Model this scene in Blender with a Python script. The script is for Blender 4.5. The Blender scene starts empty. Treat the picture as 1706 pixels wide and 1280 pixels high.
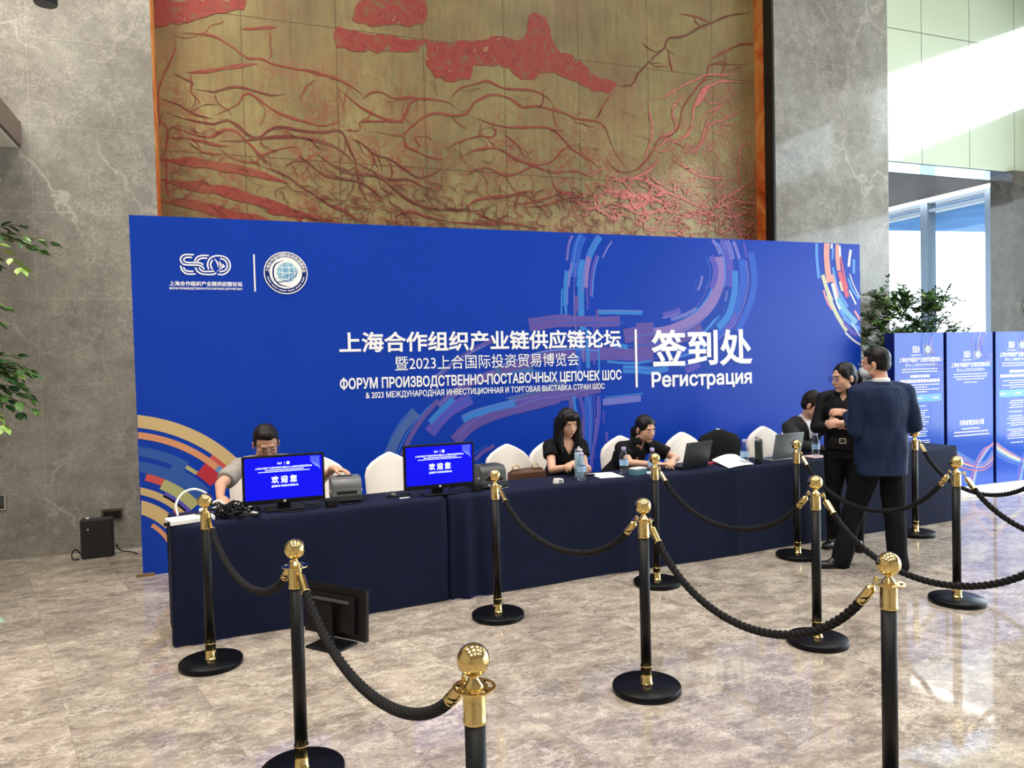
import bpy, bmesh, math, random
from math import sin, cos, pi, radians, sqrt, atan2
from mathutils import Vector, Matrix, Quaternion

# ------------------------------------------------------------------ camera, world, sun, lights
sc = bpy.context.scene
COL = sc.collection
yaw, pitch, roll = 0.36241, -0.02988, -0.02492
fwd = Vector((sin(yaw)*cos(pitch), cos(yaw)*cos(pitch), sin(pitch)))
r0 = Vector((cos(yaw), -sin(yaw), 0)); u0 = r0.cross(fwd)
rt = r0*cos(roll) + u0*sin(roll); up = -r0*sin(roll) + u0*cos(roll)
cd = bpy.data.cameras.new('camera'); cam = bpy.data.objects.new('camera', cd); COL.objects.link(cam)
cam.matrix_world = Matrix(((rt.x, up.x, -fwd.x, 0), (rt.y, up.y, -fwd.y, 0), (rt.z, up.z, -fwd.z, 1.7167), (0, 0, 0, 1)))
cd.sensor_fit = 'HORIZONTAL'; cd.sensor_width = 36.0; cd.lens = 1268.96/1706*36.0
cd.clip_start = 0.05; cd.clip_end = 200
sc.camera = cam

w = bpy.data.worlds.new('daylight'); sc.world = w; w.use_nodes = True
bg = w.node_tree.nodes['Background']; bg.inputs[0].default_value = (0.80, 0.92, 1.0, 1); bg.inputs[1].default_value = 5.0

def light(name, kind, loc, energy, color, rot=(0, 0, 0), **kw):
    d = bpy.data.lights.new(name, kind); d.energy = energy; d.color = color
    for k, v in kw.items(): setattr(d, k, v)
    o = bpy.data.objects.new(name, d); COL.objects.link(o); o.location = loc; o.rotation_euler = rot
    return o
sd = Vector((-1.0, 0.78, -0.37)).normalized()
sun = light('sun', 'SUN', (20, -8, 12), 1.35, (1.0, 0.97, 0.9), angle=radians(1.5))
sun.rotation_euler = sd.to_track_quat('-Z', 'Y').to_euler()
WARM = (1.0, 0.92, 0.82)
for lx in (-3.2, 1.0, 5.2, 9.4):
    for ly in (-3.5, 1.2, 5.6):
        light('ceiling_panel_light', 'AREA', (lx, ly, 8.93), 135 if lx < 4 else 95, WARM if lx < 4 else (1, .97, .93), shape='SQUARE', size=1.5, spread=radians(125))
for k, (lx, e) in enumerate(((-4.0, 110), (-2.0, 130))):   # wall washers at the ceiling edge
    o_ = light('wall_washer', 'AREA', (lx, 6.6, 8.9), e, WARM if k < 2 else (.95, .97, 1), shape='RECTANGLE', size=1.6, size_y=.2)
    o_.rotation_euler = Vector((0, 1.58, -3.4)).to_track_quat('-Z', 'Y').to_euler(); o_.data.spread = radians(100)
# daylight entering through the side glazing
light('window_daylight', 'AREA', (11.84, 2.0, 2.3), 620, (0.80, 0.91, 1.0), (0, radians(90), 0), shape='RECTANGLE', size=4.0, size_y=10.0)
light('window_daylight', 'AREA', (11.84, 10.5, 2.3), 70, (0.80, 0.91, 1.0), (0, radians(90), 0), shape='RECTANGLE', size=4.0, size_y=4.0)

vs = sc.view_settings
sc.display_settings.display_device = 'sRGB'
vs.view_transform = 'Standard'; vs.look = 'None'; vs.gamma = 1.0; vs.use_curve_mapping = False
vs.exposure = 0.0
cy = sc.cycles
cy.use_denoising = True; cy.max_bounces = 7; cy.diffuse_bounces = 4; cy.glossy_bounces = 4
cy.transmission_bounces = 6; cy.transparent_max_bounces = 10; cy.sample_clamp_indirect = 6.0
cy.caustics_reflective = False; cy.caustics_refractive = False; cy.blur_glossy = 0.6

# ------------------------------------------------------------------ materials
def lin(c):
    c = c/255.0
    return c/12.92 if c <= 0.04045 else ((c+0.055)/1.055)**2.4
def C(r, g, b): return (lin(r), lin(g), lin(b), 1.0)

class NT:
    def __init__(s, name):
        m = bpy.data.materials.new(name); m.use_nodes = True
        s.m = m; s.t = m.node_tree; s.b = s.t.nodes['Principled BSDF']; s.out = s.t.nodes['Material Output']
        s._tc = None
    def n(s, typ, **kw):
        x = s.t.nodes.new(typ)
        for k, v in kw.items():
            if k.startswith('i_'):
                key = k[2:]; x.inputs[int(key) if key.isdigit() else key.replace('_', ' ')].default_value = v
            else: setattr(x, k, v)
        return x
    def l(s, a, b): s.t.links.new(a, b)
    def co(s):
        if not s._tc: s._tc = s.n('ShaderNodeTexCoord')
        return s._tc.outputs['Object']
    def mapping(s, vec, loc=(0, 0, 0), rot=(0, 0, 0), scale=(1, 1, 1)):
        x = s.n('ShaderNodeMapping'); s.l(vec, x.inputs[0])
        x.inputs[1].default_value = loc; x.inputs[2].default_value = rot; x.inputs[3].default_value = scale
        return x.outputs[0]
    def noise(s, vec, scale, detail=4, rough=.55, dist=0.0):
        x = s.n('ShaderNodeTexNoise'); s.l(vec, x.inputs['Vector'])
        x.inputs['Scale'].default_value = scale; x.inputs['Detail'].default_value = detail
        x.inputs['Roughness'].default_value = rough; x.inputs['Distortion'].default_value = dist
        return x
    def ramp(s, fac, stops):
        x = s.n('ShaderNodeValToRGB'); s.l(fac, x.inputs[0]); e = x.color_ramp.elements
        while len(e) < len(stops): e.new(0.5)
        for k, (p, c) in enumerate(stops):
            e[k].position = p; e[k].color = c if len(c) == 4 else (*c, 1)
        return x.outputs[0]
    def math(s, op, a, b=None, clamp=False):
        x = s.n('ShaderNodeMath', operation=op, use_clamp=clamp)
        for k, v in enumerate((a, b)):
            if v is None: continue
            if isinstance(v, (int, float)): x.inputs[k].default_value = v
            else: s.l(v, x.inputs[k])
        return x.outputs[0]
    def mix(s, fac, a, b, typ='MIX'):
        x = s.n('ShaderNodeMix', data_type='RGBA', blend_type=typ)
        for sock, v in ((x.inputs[0], fac), (x.inputs[6], a), (x.inputs[7], b)):
            if isinstance(v, (int, float, tuple)): sock.default_value = v
            else: s.l(v, sock)
        return x.outputs[2]
    def vadd(s, a, b, sc_=1.0):
        x = s.n('ShaderNodeVectorMath', operation='MULTIPLY_ADD'); s.l(b, x.inputs[0]); x.inputs[1].default_value = (sc_,)*3; s.l(a, x.inputs[2])
        return x.outputs[0]
    def bump(s, h, strength=.2, dist=.01):
        x = s.n('ShaderNodeBump'); s.l(h, x.inputs['Height']); x.inputs['Strength'].default_value = strength; x.inputs['Distance'].default_value = dist
        s.l(x.outputs[0], s.b.inputs['Normal'])

MATS = {}
def mat(name, col, rough=.5, metal=0.0, spec=.5, nz=0.0, nscale=20, bump=0.0, bscale=60, coat=0.0, emit=None, sheen=0.0, sss=0.0):
    if name in MATS: return MATS[name]
    g = NT(name); b = g.b
    b.inputs['Base Color'].default_value = col; b.inputs['Roughness'].default_value = rough
    b.inputs['Metallic'].default_value = metal; b.inputs['Specular IOR Level'].default_value = spec
    if coat: b.inputs['Coat Weight'].default_value = coat; b.inputs['Coat Roughness'].default_value = .08
    if sheen: b.inputs['Sheen Weight'].default_value = sheen
    if sss:
        b.inputs['Subsurface Weight'].default_value = sss; b.inputs['Subsurface Radius'].default_value = (.02, .008, .004); b.inputs['Subsurface Scale'].default_value = .5
    n = g.noise(g.co(), nscale, 4)
    if nz:
        lo = tuple(c*(1-nz) for c in col[:3])+(1,); hi = tuple(min(1, c*(1+nz)) for c in col[:3])+(1,)
        g.l(g.ramp(n.outputs[0], [(.3, lo), (.7, hi)]), b.inputs['Base Color'])
    if bump:
        g.bump(g.noise(g.co(), bscale, 5).outputs[0], bump, .01)
    if emit:
        b.inputs['Emission Color'].default_value = emit[0]; b.inputs['Emission Strength'].default_value = emit[1]
    MATS[name] = g.m
    return g.m

def marble_wall(name, warm=0.0, dark=1.0):
    g = NT(name); v = g.co()
    n0 = g.noise(v, 1.1, 5, .6)
    warp = g.noise(v, 2.2, 6, .6)
    vv = g.vadd(v, warp.outputs[1], .55)
    base = g.ramp(n0.outputs[0], [(.30, C(122, 119, 113)), (.5, C(140, 138, 131)), (.72, C(154, 154, 146))])
    # lacy fine veining
    vo = g.n('ShaderNodeTexVoronoi', feature='DISTANCE_TO_EDGE'); g.l(g.vadd(v, g.noise(v, 9, 4, .65).outputs[1], .22), vo.inputs['Vector']); vo.inputs['Scale'].default_value = 13
    fine = g.ramp(vo.outputs[0], [(0, (1, 1, 1)), (.13, (0, 0, 0))])
    patch = g.ramp(g.noise(v, 3.0, 4, .6).outputs[0], [(.42, (0, 0, 0)), (.68, (1, 1, 1))])
    f1 = g.math('MULTIPLY', fine, patch)
    base = g.mix(g.math('MULTIPLY', f1, .5), base, C(188, 182, 172))
    vo4 = g.n('ShaderNodeTexVoronoi', feature='DISTANCE_TO_EDGE'); g.l(g.vadd(v, g.noise(v, 24, 4, .7).outputs[1], .10), vo4.inputs['Vector']); vo4.inputs['Scale'].default_value = 30
    f4 = g.math('MULTIPLY', g.ramp(vo4.outputs[0], [(0, (1, 1, 1)), (.14, (0, 0, 0))]), g.ramp(g.noise(v, 6, 5, .65).outputs[0], [(.44, (0, 0, 0)), (.62, (1, 1, 1))]))
    base = g.mix(g.math('MULTIPLY', f4, .5), base, C(190, 186, 176))
    dk = g.ramp(g.noise(v, 9, 6, .7).outputs[0], [(.52, (0, 0, 0)), (.7, (1, 1, 1))]); base = g.mix(g.math('MULTIPLY', dk, .35), base, C(92, 88, 84))
    # long bright veins
    vo2 = g.n('ShaderNodeTexVoronoi', feature='DISTANCE_TO_EDGE'); g.l(g.mapping(vv, rot=(0, .35, 0), scale=(1.0, 1.0, .6)), vo2.inputs['Vector']); vo2.inputs['Scale'].default_value = .95
    big = g.ramp(vo2.outputs[0], [(0, (1, 1, 1)), (.006, (.6, .6, .6)), (.016, (0, 0, 0))])
    pm = g.ramp(g.noise(v, .9, 3).outputs[0], [(.45, (0, 0, 0)), (.62, (1, 1, 1))])
    base = g.mix(g.math('MULTIPLY', g.math('MULTIPLY', big, pm), .5), base, C(208, 203, 192))
    sp = g.noise(v, 60, 6, .75)
    base = g.mix(.85, base, g.mix(1.0, base, g.ramp(sp.outputs[0], [(.3, (.72, .72, .72)), (.7, (1.22, 1.22, 1.22))]), 'MULTIPLY'))
    # slab joints
    sx = g.n('ShaderNodeSeparateXYZ'); g.l(v, sx.inputs[0])
    jz = g.math('ABSOLUTE', g.math('SUBTRACT', g.math('FRACT', g.math('DIVIDE', g.math('ADD', sx.outputs[2], .41), .804)), .5))
    jx = g.math('ABSOLUTE', g.math('SUBTRACT', g.math('FRACT', g.math('DIVIDE', g.math('ADD', sx.outputs[0], 2.11), 1.05)), .5))
    j = g.math('MAXIMUM', g.math('LESS_THAN', jz, .0032), g.math('LESS_THAN', jx, .0022))
    base = g.mix(g.math('MULTIPLY', j, .45), base, C(186, 180, 168))
    if dark != 1.0: base = g.mix(1.0, base, (dark, dark*.98, dark*.96, 1), 'MULTIPLY')
    g.l(base, g.b.inputs['Base Color'])
    g.b.inputs['Roughness'].default_value = .07; g.b.inputs['Specular IOR Level'].default_value = .36
    MATS[name] = g.m
    return g.m

def floor_marble():
    g = NT('polished_marble_floor'); v = g.co()
    m = g.mapping(v, rot=(0, 0, radians(-14.4)))        # tile grid turned against the walls
    sx = g.n('ShaderNodeSeparateXYZ'); g.l(m, sx.inputs[0])
    ax = g.math('DIVIDE', g.math('SUBTRACT', sx.outputs[0], .31), .61)
    ay = g.math('DIVIDE', g.math('SUBTRACT', sx.outputs[1], 1.99), 1.22)
    cell = g.n('ShaderNodeCombineXYZ'); g.l(g.math('FLOOR', ax), cell.inputs[0]); g.l(g.math('FLOOR', ay), cell.inputs[1])
    wn = g.n('ShaderNodeTexWhiteNoise', noise_dimensions='3D'); g.l(cell.outputs[0], wn.inputs[0])
    q = g.vadd(v, wn.outputs[1], 3.0)
    q = g.mapping(q, rot=(0, 0, radians(12)), scale=(.8, 1.3, 1))
    warp = g.noise(q, 1.8, 6, .62)
    q2 = g.vadd(q, warp.outputs[1], .7)
    n1 = g.noise(q2, 4.6, 10, .74)
    base = g.ramp(n1.outputs[0], [(.28, C(112, 103, 98)), (.43, C(146, 137, 130)), (.55, C(176, 167, 157)), (.70, C(210, 202, 189))])
    n2 = g.noise(q2, 34, 9, .82)
    base = g.mix(.8, base, g.mix(1.0, base, g.ramp(n2.outputs[0], [(.34, (.58, .56, .55)), (.66, (1.3, 1.28, 1.24))]), 'MULTIPLY'))
    vo = g.n('ShaderNodeTexVoronoi', feature='DISTANCE_TO_EDGE'); g.l(g.vadd(q, g.noise(q, 4, 5, .7).outputs[1], .6), vo.inputs['Vector']); vo.inputs['Scale'].default_value = 2.4
    vein = g.ramp(vo.outputs[0], [(0, (1, 1, 1)), (.035, (0, 0, 0))])
    pm = g.ramp(g.noise(q, 2.2, 3).outputs[0], [(.46, (0, 0, 0)), (.62, (1, 1, 1))])
    base = g.mix(g.math('MULTIPLY', g.math('MULTIPLY', vein, pm), .5), base, C(238, 232, 220))
    vo3 = g.n('ShaderNodeTexVoronoi', feature='DISTANCE_TO_EDGE'); g.l(g.vadd(q, g.noise(q, 11, 5, .7).outputs[1], .3), vo3.inputs['Vector']); vo3.inputs['Scale'].default_value = 9
    v3 = g.ramp(vo3.outputs[0], [(0, (1, 1, 1)), (.07, (0, 0, 0))]); pm3 = g.ramp(g.noise(q, 5, 4).outputs[0], [(.48, (0, 0, 0)), (.6, (1, 1, 1))])
    base = g.mix(g.math('MULTIPLY', g.math('MULTIPLY', v3, pm3), .6), base, C(240, 234, 222))
    vo5 = g.n('ShaderNodeTexVoronoi', feature='DISTANCE_TO_EDGE'); g.l(g.vadd(q, g.noise(q, 22, 5, .72).outputs[1], .16), vo5.inputs['Vector']); vo5.inputs['Scale'].default_value = 24
    v5 = g.math('MULTIPLY', g.ramp(vo5.outputs[0], [(0, (1, 1, 1)), (.10, (0, 0, 0))]), g.ramp(g.noise(q, 7, 5, .7).outputs[0], [(.46, (0, 0, 0)), (.6, (1, 1, 1))]))
    base = g.mix(g.math('MULTIPLY', v5, .6), base, C(242, 236, 224))
    dk = g.ramp(g.noise(g.mapping(q2, loc=(4, 9, 2)), 13, 6, .7).outputs[0], [(.60, (0, 0, 0)), (.72, (1, 1, 1))])
    base = g.mix(g.math('MULTIPLY', dk, .45), base, C(98, 86, 78))
    base = g.mix(1.0, base, g.ramp(wn.outputs[0], [(0, (.90, .90, .91)), (1, (1.06, 1.055, 1.05))]), 'MULTIPLY')
    jx = g.math('ABSOLUTE', g.math('SUBTRACT', g.math('FRACT', ax), .5)); jy = g.math('ABSOLUTE', g.math('SUBTRACT', g.math('FRACT', ay), .5))
    j = g.math('MAXIMUM', g.math('GREATER_THAN', jx, .4975), g.math('GREATER_THAN', jy, .4988))
    base = g.mix(g.math('MULTIPLY', j, .4), base, C(96, 86, 78)); base = g.mix(1.0, base, (.89, .87, .84, 1), 'MULTIPLY')
    g.l(base, g.b.inputs['Base Color'])
    g.l(g.ramp(n2.outputs[0], [(.3, (.035, .035, .035)), (.75, (.08, .08, .08))]), g.b.inputs['Roughness'])
    g.b.inputs['Specular IOR Level'].default_value = .55
    MATS['floor'] = g.m
    return g.m

def mural_metal():
    g = NT('etched_bronze_panel'); v = g.co()
    st = g.noise(g.mapping(v, scale=(6, 1, .8)), 3.2, 5, .6)
    pt = g.noise(v, .8, 4, .6)
    base = g.ramp(pt.outputs[0], [(.3, C(112, 99, 68)), (.5, C(136, 122, 82)), (.72, C(160, 149, 102))])
    base = g.mix(1.0, base, g.ramp(st.outputs[0], [(.3, (.82, .82, .8)), (.7, (1.15, 1.14, 1.1))]), 'MULTIPLY')
    stn = g.noise(v, 1.15, 5, .6); base = g.mix(g.ramp(stn.outputs[0], [(.5, (0, 0, 0)), (.72, (.4, .4, .4))]), base, C(142, 88, 62))
    # fine broken red-brown etching, denser low down
    wv = g.noise(g.vadd(v, g.noise(v, 1.6, 4).outputs[1], .9), 5.5, 7, .62, .8)
    band = g.math('ABSOLUTE', g.math('SUBTRACT', wv.outputs[0], .5))
    line = g.ramp(band, [(.0, (1, 1, 1)), (.028, (1, 1, 1)), (.04, (.0, .0, .0))])
    sx = g.n('ShaderNodeSeparateXYZ'); g.l(v, sx.inputs[0])
    low = g.ramp(g.math('DIVIDE', sx.outputs[2], 9.0), [(.36, (1, 1, 1)), (.47, (.65, .65, .65)), (.58, (.22, .22, .22))])
    pm = g.ramp(g.noise(v, 1.3, 3).outputs[0], [(.4, (.15, .15, .15)), (.6, (1, 1, 1))])
    base = g.mix(g.math('MULTIPLY', g.math('MULTIPLY', line, low), pm), base, C(140, 66, 50))
    dn = g.noise(v, 34, 3, .5)
    dots = g.ramp(dn.outputs[0], [(.66, (0, 0, 0)), (.70, (1, 1, 1))])
    base = g.mix(g.math('MULTIPLY', g.math('MULTIPLY', dots, low), .5), base, C(98, 72, 50))
    jx = g.math('ABSOLUTE', g.math('SUBTRACT', g.math('FRACT', g.math('DIVIDE', g.math('SUBTRACT', sx.outputs[0], .30), .98)), .5))
    jz = g.math('ABSOLUTE', g.math('SUBTRACT', g.math('FRACT', g.math('DIVIDE', g.math('SUBTRACT', sx.outputs[2], 3.95), 1.46)), .5))
    j = g.math('MAXIMUM', g.math('GREATER_THAN', jx, .4955), g.math('GREATER_THAN', jz, .4967))
    base = g.mix(g.math('MULTIPLY', j, .75), base, C(70, 56, 36))
    g.l(base, g.b.inputs['Base Color'])
    g.b.inputs['Metallic'].default_value = .12; g.b.inputs['Roughness'].default_value = .42
    g.bump(st.outputs[0], .15, .01)
    return g.m

def glass_mat(name, tint, refl=.09, haze=0.0):
    g = NT(name); t = g.t
    tr = g.n('ShaderNodeBsdfTransparent'); tr.inputs[0].default_value = tint
    gl = g.n('ShaderNodeBsdfGlossy'); gl.inputs['Roughness'].default_value = .02
    fr = g.n('ShaderNodeLayerWeight'); fr.inputs[0].default_value = .25
    mx = g.n('ShaderNodeMixShader'); g.l(g.math('ADD', g.math('MULTIPLY', fr.outputs[0], .35), refl*.4), mx.inputs[0]); g.l(tr.outputs[0], mx.inputs[1]); g.l(gl.outputs[0], mx.inputs[2])
    g.l(mx.outputs[0], g.out.inputs[0]); t.nodes.remove(g.b)
    MATS[name] = g.m
    return g.m

def emit_mat(name, col, strength, rough=.3):
    g = NT(name); g.b.inputs['Base Color'].default_value = (*col[:3], 1); g.b.inputs['Roughness'].default_value = rough
    n = g.noise(g.co(), 3, 2); g.l(g.ramp(n.outputs[0], [(.2, tuple(c*.93 for c in col[:3])), (.8, col[:3])]), g.b.inputs['Emission Color'])
    g.b.inputs['Emission Strength'].default_value = strength
    MATS[name] = g.m
    return g.m

# ------------------------------------------------------------------ mesh builder
class MB:
    def __init__(s): s.v = []; s.f = []; s.m = []; s.s = []
    def add(s, vs_, fs, mi=0, smooth=False):
        o = len(s.v); s.v += [tuple(x) for x in vs_]
        for f in fs: s.f.append([i+o for i in f]); s.m.append(mi); s.s.append(smooth)
        return s
    def box(s, lo, hi, mi=0, M=None):
        x0, y0, z0 = lo; x1, y1, z1 = hi
        vs_ = [Vector(q) for q in ((x0, y0, z0), (x1, y0, z0), (x1, y1, z0), (x0, y1, z0), (x0, y0, z1), (x1, y0, z1), (x1, y1, z1), (x0, y1, z1))]
        if M: vs_ = [M @ q for q in vs_]
        return s.add(vs_, [(0, 3, 2, 1), (4, 5, 6, 7), (0, 1, 5, 4), (1, 2, 6, 5), (2, 3, 7, 6), (3, 0, 4, 7)], mi)
    def quad(s, a, b, c, d, mi=0): return s.add([a, b, c, d], [(0, 1, 2, 3)], mi)
    def lathe(s, prof, n=24, mi=0, M=None, smooth=True, cap=True):
        vs_ = []; fs = []
        for r, z in prof:
            for k in range(n):
                a = 2*pi*k/n; vs_.append(Vector((r*cos(a), r*sin(a), z)))
        for i in range(len(prof)-1):
            for k in range(n):
                k2 = (k+1) % n; fs.append((i*n+k, i*n+k2, (i+1)*n+k2, (i+1)*n+k))
        if M: vs_ = [M @ q for q in vs_]
        s.add(vs_, fs, mi, smooth)
        if cap:
            o = len(s.v)-len(vs_)
            s.f.append([o+k for k in reversed(range(n))]); s.m.append(mi); s.s.append(False)
            s.f.append([o+(len(prof)-1)*n+k for k in range(n)]); s.m.append(mi); s.s.append(False)
        return s
    def tube(s, path, r, n=8, mi=0, cap=True, smooth=True):
        P = [Vector(q) for q in path]; L = len(P); R = r if isinstance(r, (list, tuple)) else [r]*L
        vs_ = []; fs = []; t0 = (P[1]-P[0]).normalized()
        a = t0.orthogonal().normalized()
        for i in range(L):
            t = (P[min(i+1, L-1)]-P[max(i-1, 0)])
            t = t.normalized() if t.length > 1e-9 else t0
            a = (a - t*a.dot(t)); a = a.normalized() if a.length > 1e-6 else t.orthogonal().normalized()
            b = t.cross(a)
            for k in range(n):
                an = 2*pi*k/n; vs_.append(P[i] + (a*cos(an) + b*sin(an))*R[i])
        for i in range(L-1):
            for k in range(n):
                k2 = (k+1) % n; fs.append((i*n+k, i*n+k2, (i+1)*n+k2, (i+1)*n+k))
        if cap: fs += [tuple(reversed(range(n))), tuple((L-1)*n+k for k in range(n))]
        return s.add(vs_, fs, mi, smooth)
    def sphere(s, c, r, n=16, mi=0, R=None, smooth=True):
        c = Vector(c); rr = Vector(r) if not isinstance(r, (int, float)) else Vector((r, r, r)); m_ = n//2
        vs_ = []; fs = []
        for i in range(m_+1):
            th = pi*i/m_
            for k in range(n):
                ph = 2*pi*k/n
                q = Vector((rr.x*sin(th)*cos(ph), rr.y*sin(th)*sin(ph), -rr.z*cos(th)))
                vs_.append(c + (R @ q if R else q))
        for i in range(m_):
            for k in range(n):
                k2 = (k+1) % n
                if i == 0: fs.append((k, (i+1)*n+k2, (i+1)*n+k))
                elif i == m_-1: fs.append((i*n+k, i*n+k2, (i+1)*n+k))
                else: fs.append((i*n+k, i*n+k2, (i+1)*n+k2, (i+1)*n+k))
        return s.add(vs_, fs, mi, smooth)
    def prism(s, pts, y0, y1, mi=0, axis='y', M=None):
        n = len(pts)
        f = {'y': lambda a, b, h: (a, h, b), 'z': lambda a, b, h: (a, b, h), 'x': lambda a, b, h: (h, a, b)}[axis]
        vs_ = [Vector(f(a, b, y0)) for a, b in pts] + [Vector(f(a, b, y1)) for a, b in pts]
        if M: vs_ = [M @ q for q in vs_]
        fs = [tuple(range(n)), tuple(reversed(range(n, 2*n)))] + [(k, k+n, (k+1) % n+n, (k+1) % n) for k in range(n)]
        return s.add(vs_, fs, mi)
    def build(s, name, mats, parent=None, loc=None, bevel=0.0, rot=None, autos=None):
        me = bpy.data.meshes.new(name); me.from_pydata(s.v, [], s.f)
        mats = mats if isinstance(mats, (list, tuple)) else [mats]
        for m_ in mats: me.materials.append(m_)
        me.polygons.foreach_set('material_index', s.m); me.polygons.foreach_set('use_smooth', s.s)
        bm = bmesh.new(); bm.from_mesh(me); bmesh.ops.recalc_face_normals(bm, faces=bm.faces); bm.to_mesh(me); bm.free()
        me.update()
        o = bpy.data.objects.new(name, me); COL.objects.link(o)
        if parent: o.parent = parent
        if loc is not None: o.location = loc
        if rot is not None: o.rotation_euler = rot
        if bevel:
            b = o.modifiers.new('edge', 'BEVEL'); b.width = bevel; b.segments = 2; b.limit_method = 'ANGLE'; b.angle_limit = radians(40)
        return o

def tag(o, label=None, cat=None, group=None, kind=None):
    if label: o['label'] = label
    if cat: o['category'] = cat
    if group: o['group'] = group
    if kind: o['kind'] = kind
    return o
def thing(name, label, cat, loc=(0, 0, 0), rz=0, group=None):
    o = bpy.data.objects.new(name, None); COL.objects.link(o); o.empty_display_size = .1
    o.location = loc; o.rotation_euler = (0, 0, rz)
    return tag(o, label, cat, group)
def struct(o): o['kind'] = 'structure'; return o
def copy_tree(o, parent=None):
    c = o.copy(); COL.objects.link(c)
    if parent: c.parent = parent
    for ch in [x for x in bpy.data.objects if x.parent == o]: copy_tree(ch, c)
    return c
def RotZ(a): return Matrix.Rotation(a, 4, 'Z')
def T(x, y, z): return Matrix.Translation((x, y, z))

def smoothpath(p, step):
    """Catmull-Rom through 2-D points, resampled about every step."""
    P = [Vector(q) for q in p]
    if len(P) < 2: return P
    Q = [P[0]*2-P[1]] + P + [P[-1]*2-P[-2]]; out = []
    for i in range(1, len(Q)-2):
        a, b, c, d = Q[i-1:i+3]; n = max(2, int((c-b).length/step))
        for k in range(n):
            t = k/n
            out.append(.5*((2*b)+(c-a)*t+(2*a-5*b+4*c-d)*t*t+(3*b-a-3*c+d)*t**3))
    out.append(P[-1]); return out
def ribbon(mb, pts, wid, put, mi=0, jit=0.0, rnd=None, taper=False):
    """flat strip of width wid along 2-D pts; put(x, z) gives the 3-D point."""
    n = len(pts); vs_ = []; ph = rnd.random()*9 if rnd else 0
    for i, q in enumerate(pts):
        t = (pts[min(i+1, n-1)]-pts[max(i-1, 0)]); t = t.normalized() if t.length > 1e-9 else Vector((1, 0))
        nn = Vector((-t.y, t.x)); hw = wid/2
        a = b = hw
        if rnd: a = hw*(1+jit*(rnd.random()*2-1)+jit*sin(i*.9+ph)); b = hw*(1+jit*(rnd.random()*2-1)+jit*cos(i*.7+ph))
        if taper:
            k = min(1, 4*min(i+.4, n-1-i+.4)/n); a *= k; b *= k
        vs_ += [put(*(q+nn*a)), put(*(q-nn*b))]
    mb.add(vs_, [(2*i, 2*i+1, 2*i+3, 2*i+2) for i in range(n-1)], mi)

# lettering: glyph outlines, thickened and filled as flat mesh, fitted to a box
import numpy as np
from mathutils.geometry import delaunay_2d_cdt
GLYPHS = {}
def outlines(text):
    c = bpy.data.curves.new('lettering', 'FONT'); c.body = text; c.size = 1.0; c.resolution_u = 3; c.fill_mode = 'NONE'
    o = bpy.data.objects.new('lettering', c); COL.objects.link(o)
    dg = bpy.context.evaluated_depsgraph_get(); dg.update()
    me = bpy.data.meshes.new_from_object(o.evaluated_get(dg))
    co = [(v.co.x, v.co.y) for v in me.vertices]; nb = {}
    for e in me.edges:
        a, b = e.vertices; nb.setdefault(a, []).append(b); nb.setdefault(b, []).append(a)
    bpy.data.objects.remove(o); bpy.data.curves.remove(c); bpy.data.meshes.remove(me)
    loops, seen = [], set()
    for st in sorted(nb):                      # vertices of a contour are stored in order
        if st in seen: continue
        lp = [st]; seen.add(st); nx = st+1 if st+1 in nb[st] else nb[st][0]
        while nx not in seen:
            lp.append(nx); seen.add(nx); k = [q for q in nb[nx] if q not in seen]
            if not k: break
            nx = nx+1 if nx+1 in k else k[0]
        P = [co[i] for i in lp]; Q = []
        for q in P:
            if not Q or abs(q[0]-Q[-1][0])+abs(q[1]-Q[-1][1]) > 2e-4: Q.append(q)
        if len(Q) > 2: loops.append(np.array(Q))
    return loops
def area2(P): return float(np.sum(P[:, 0]*np.roll(P[:, 1], -1)-np.roll(P[:, 0], -1)*P[:, 1]))
def grow(P, w):
    d = np.roll(P, -1, 0)-P; d /= np.maximum(1e-9, np.hypot(d[:, 0], d[:, 1]))[:, None]
    n1 = np.stack([d[:, 1], -d[:, 0]], 1); n0 = np.roll(n1, 1, 0); k = 1+np.sum(n0*n1, 1)
    return P+w*(n0+n1)/np.maximum(.45, k)[:, None]
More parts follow.
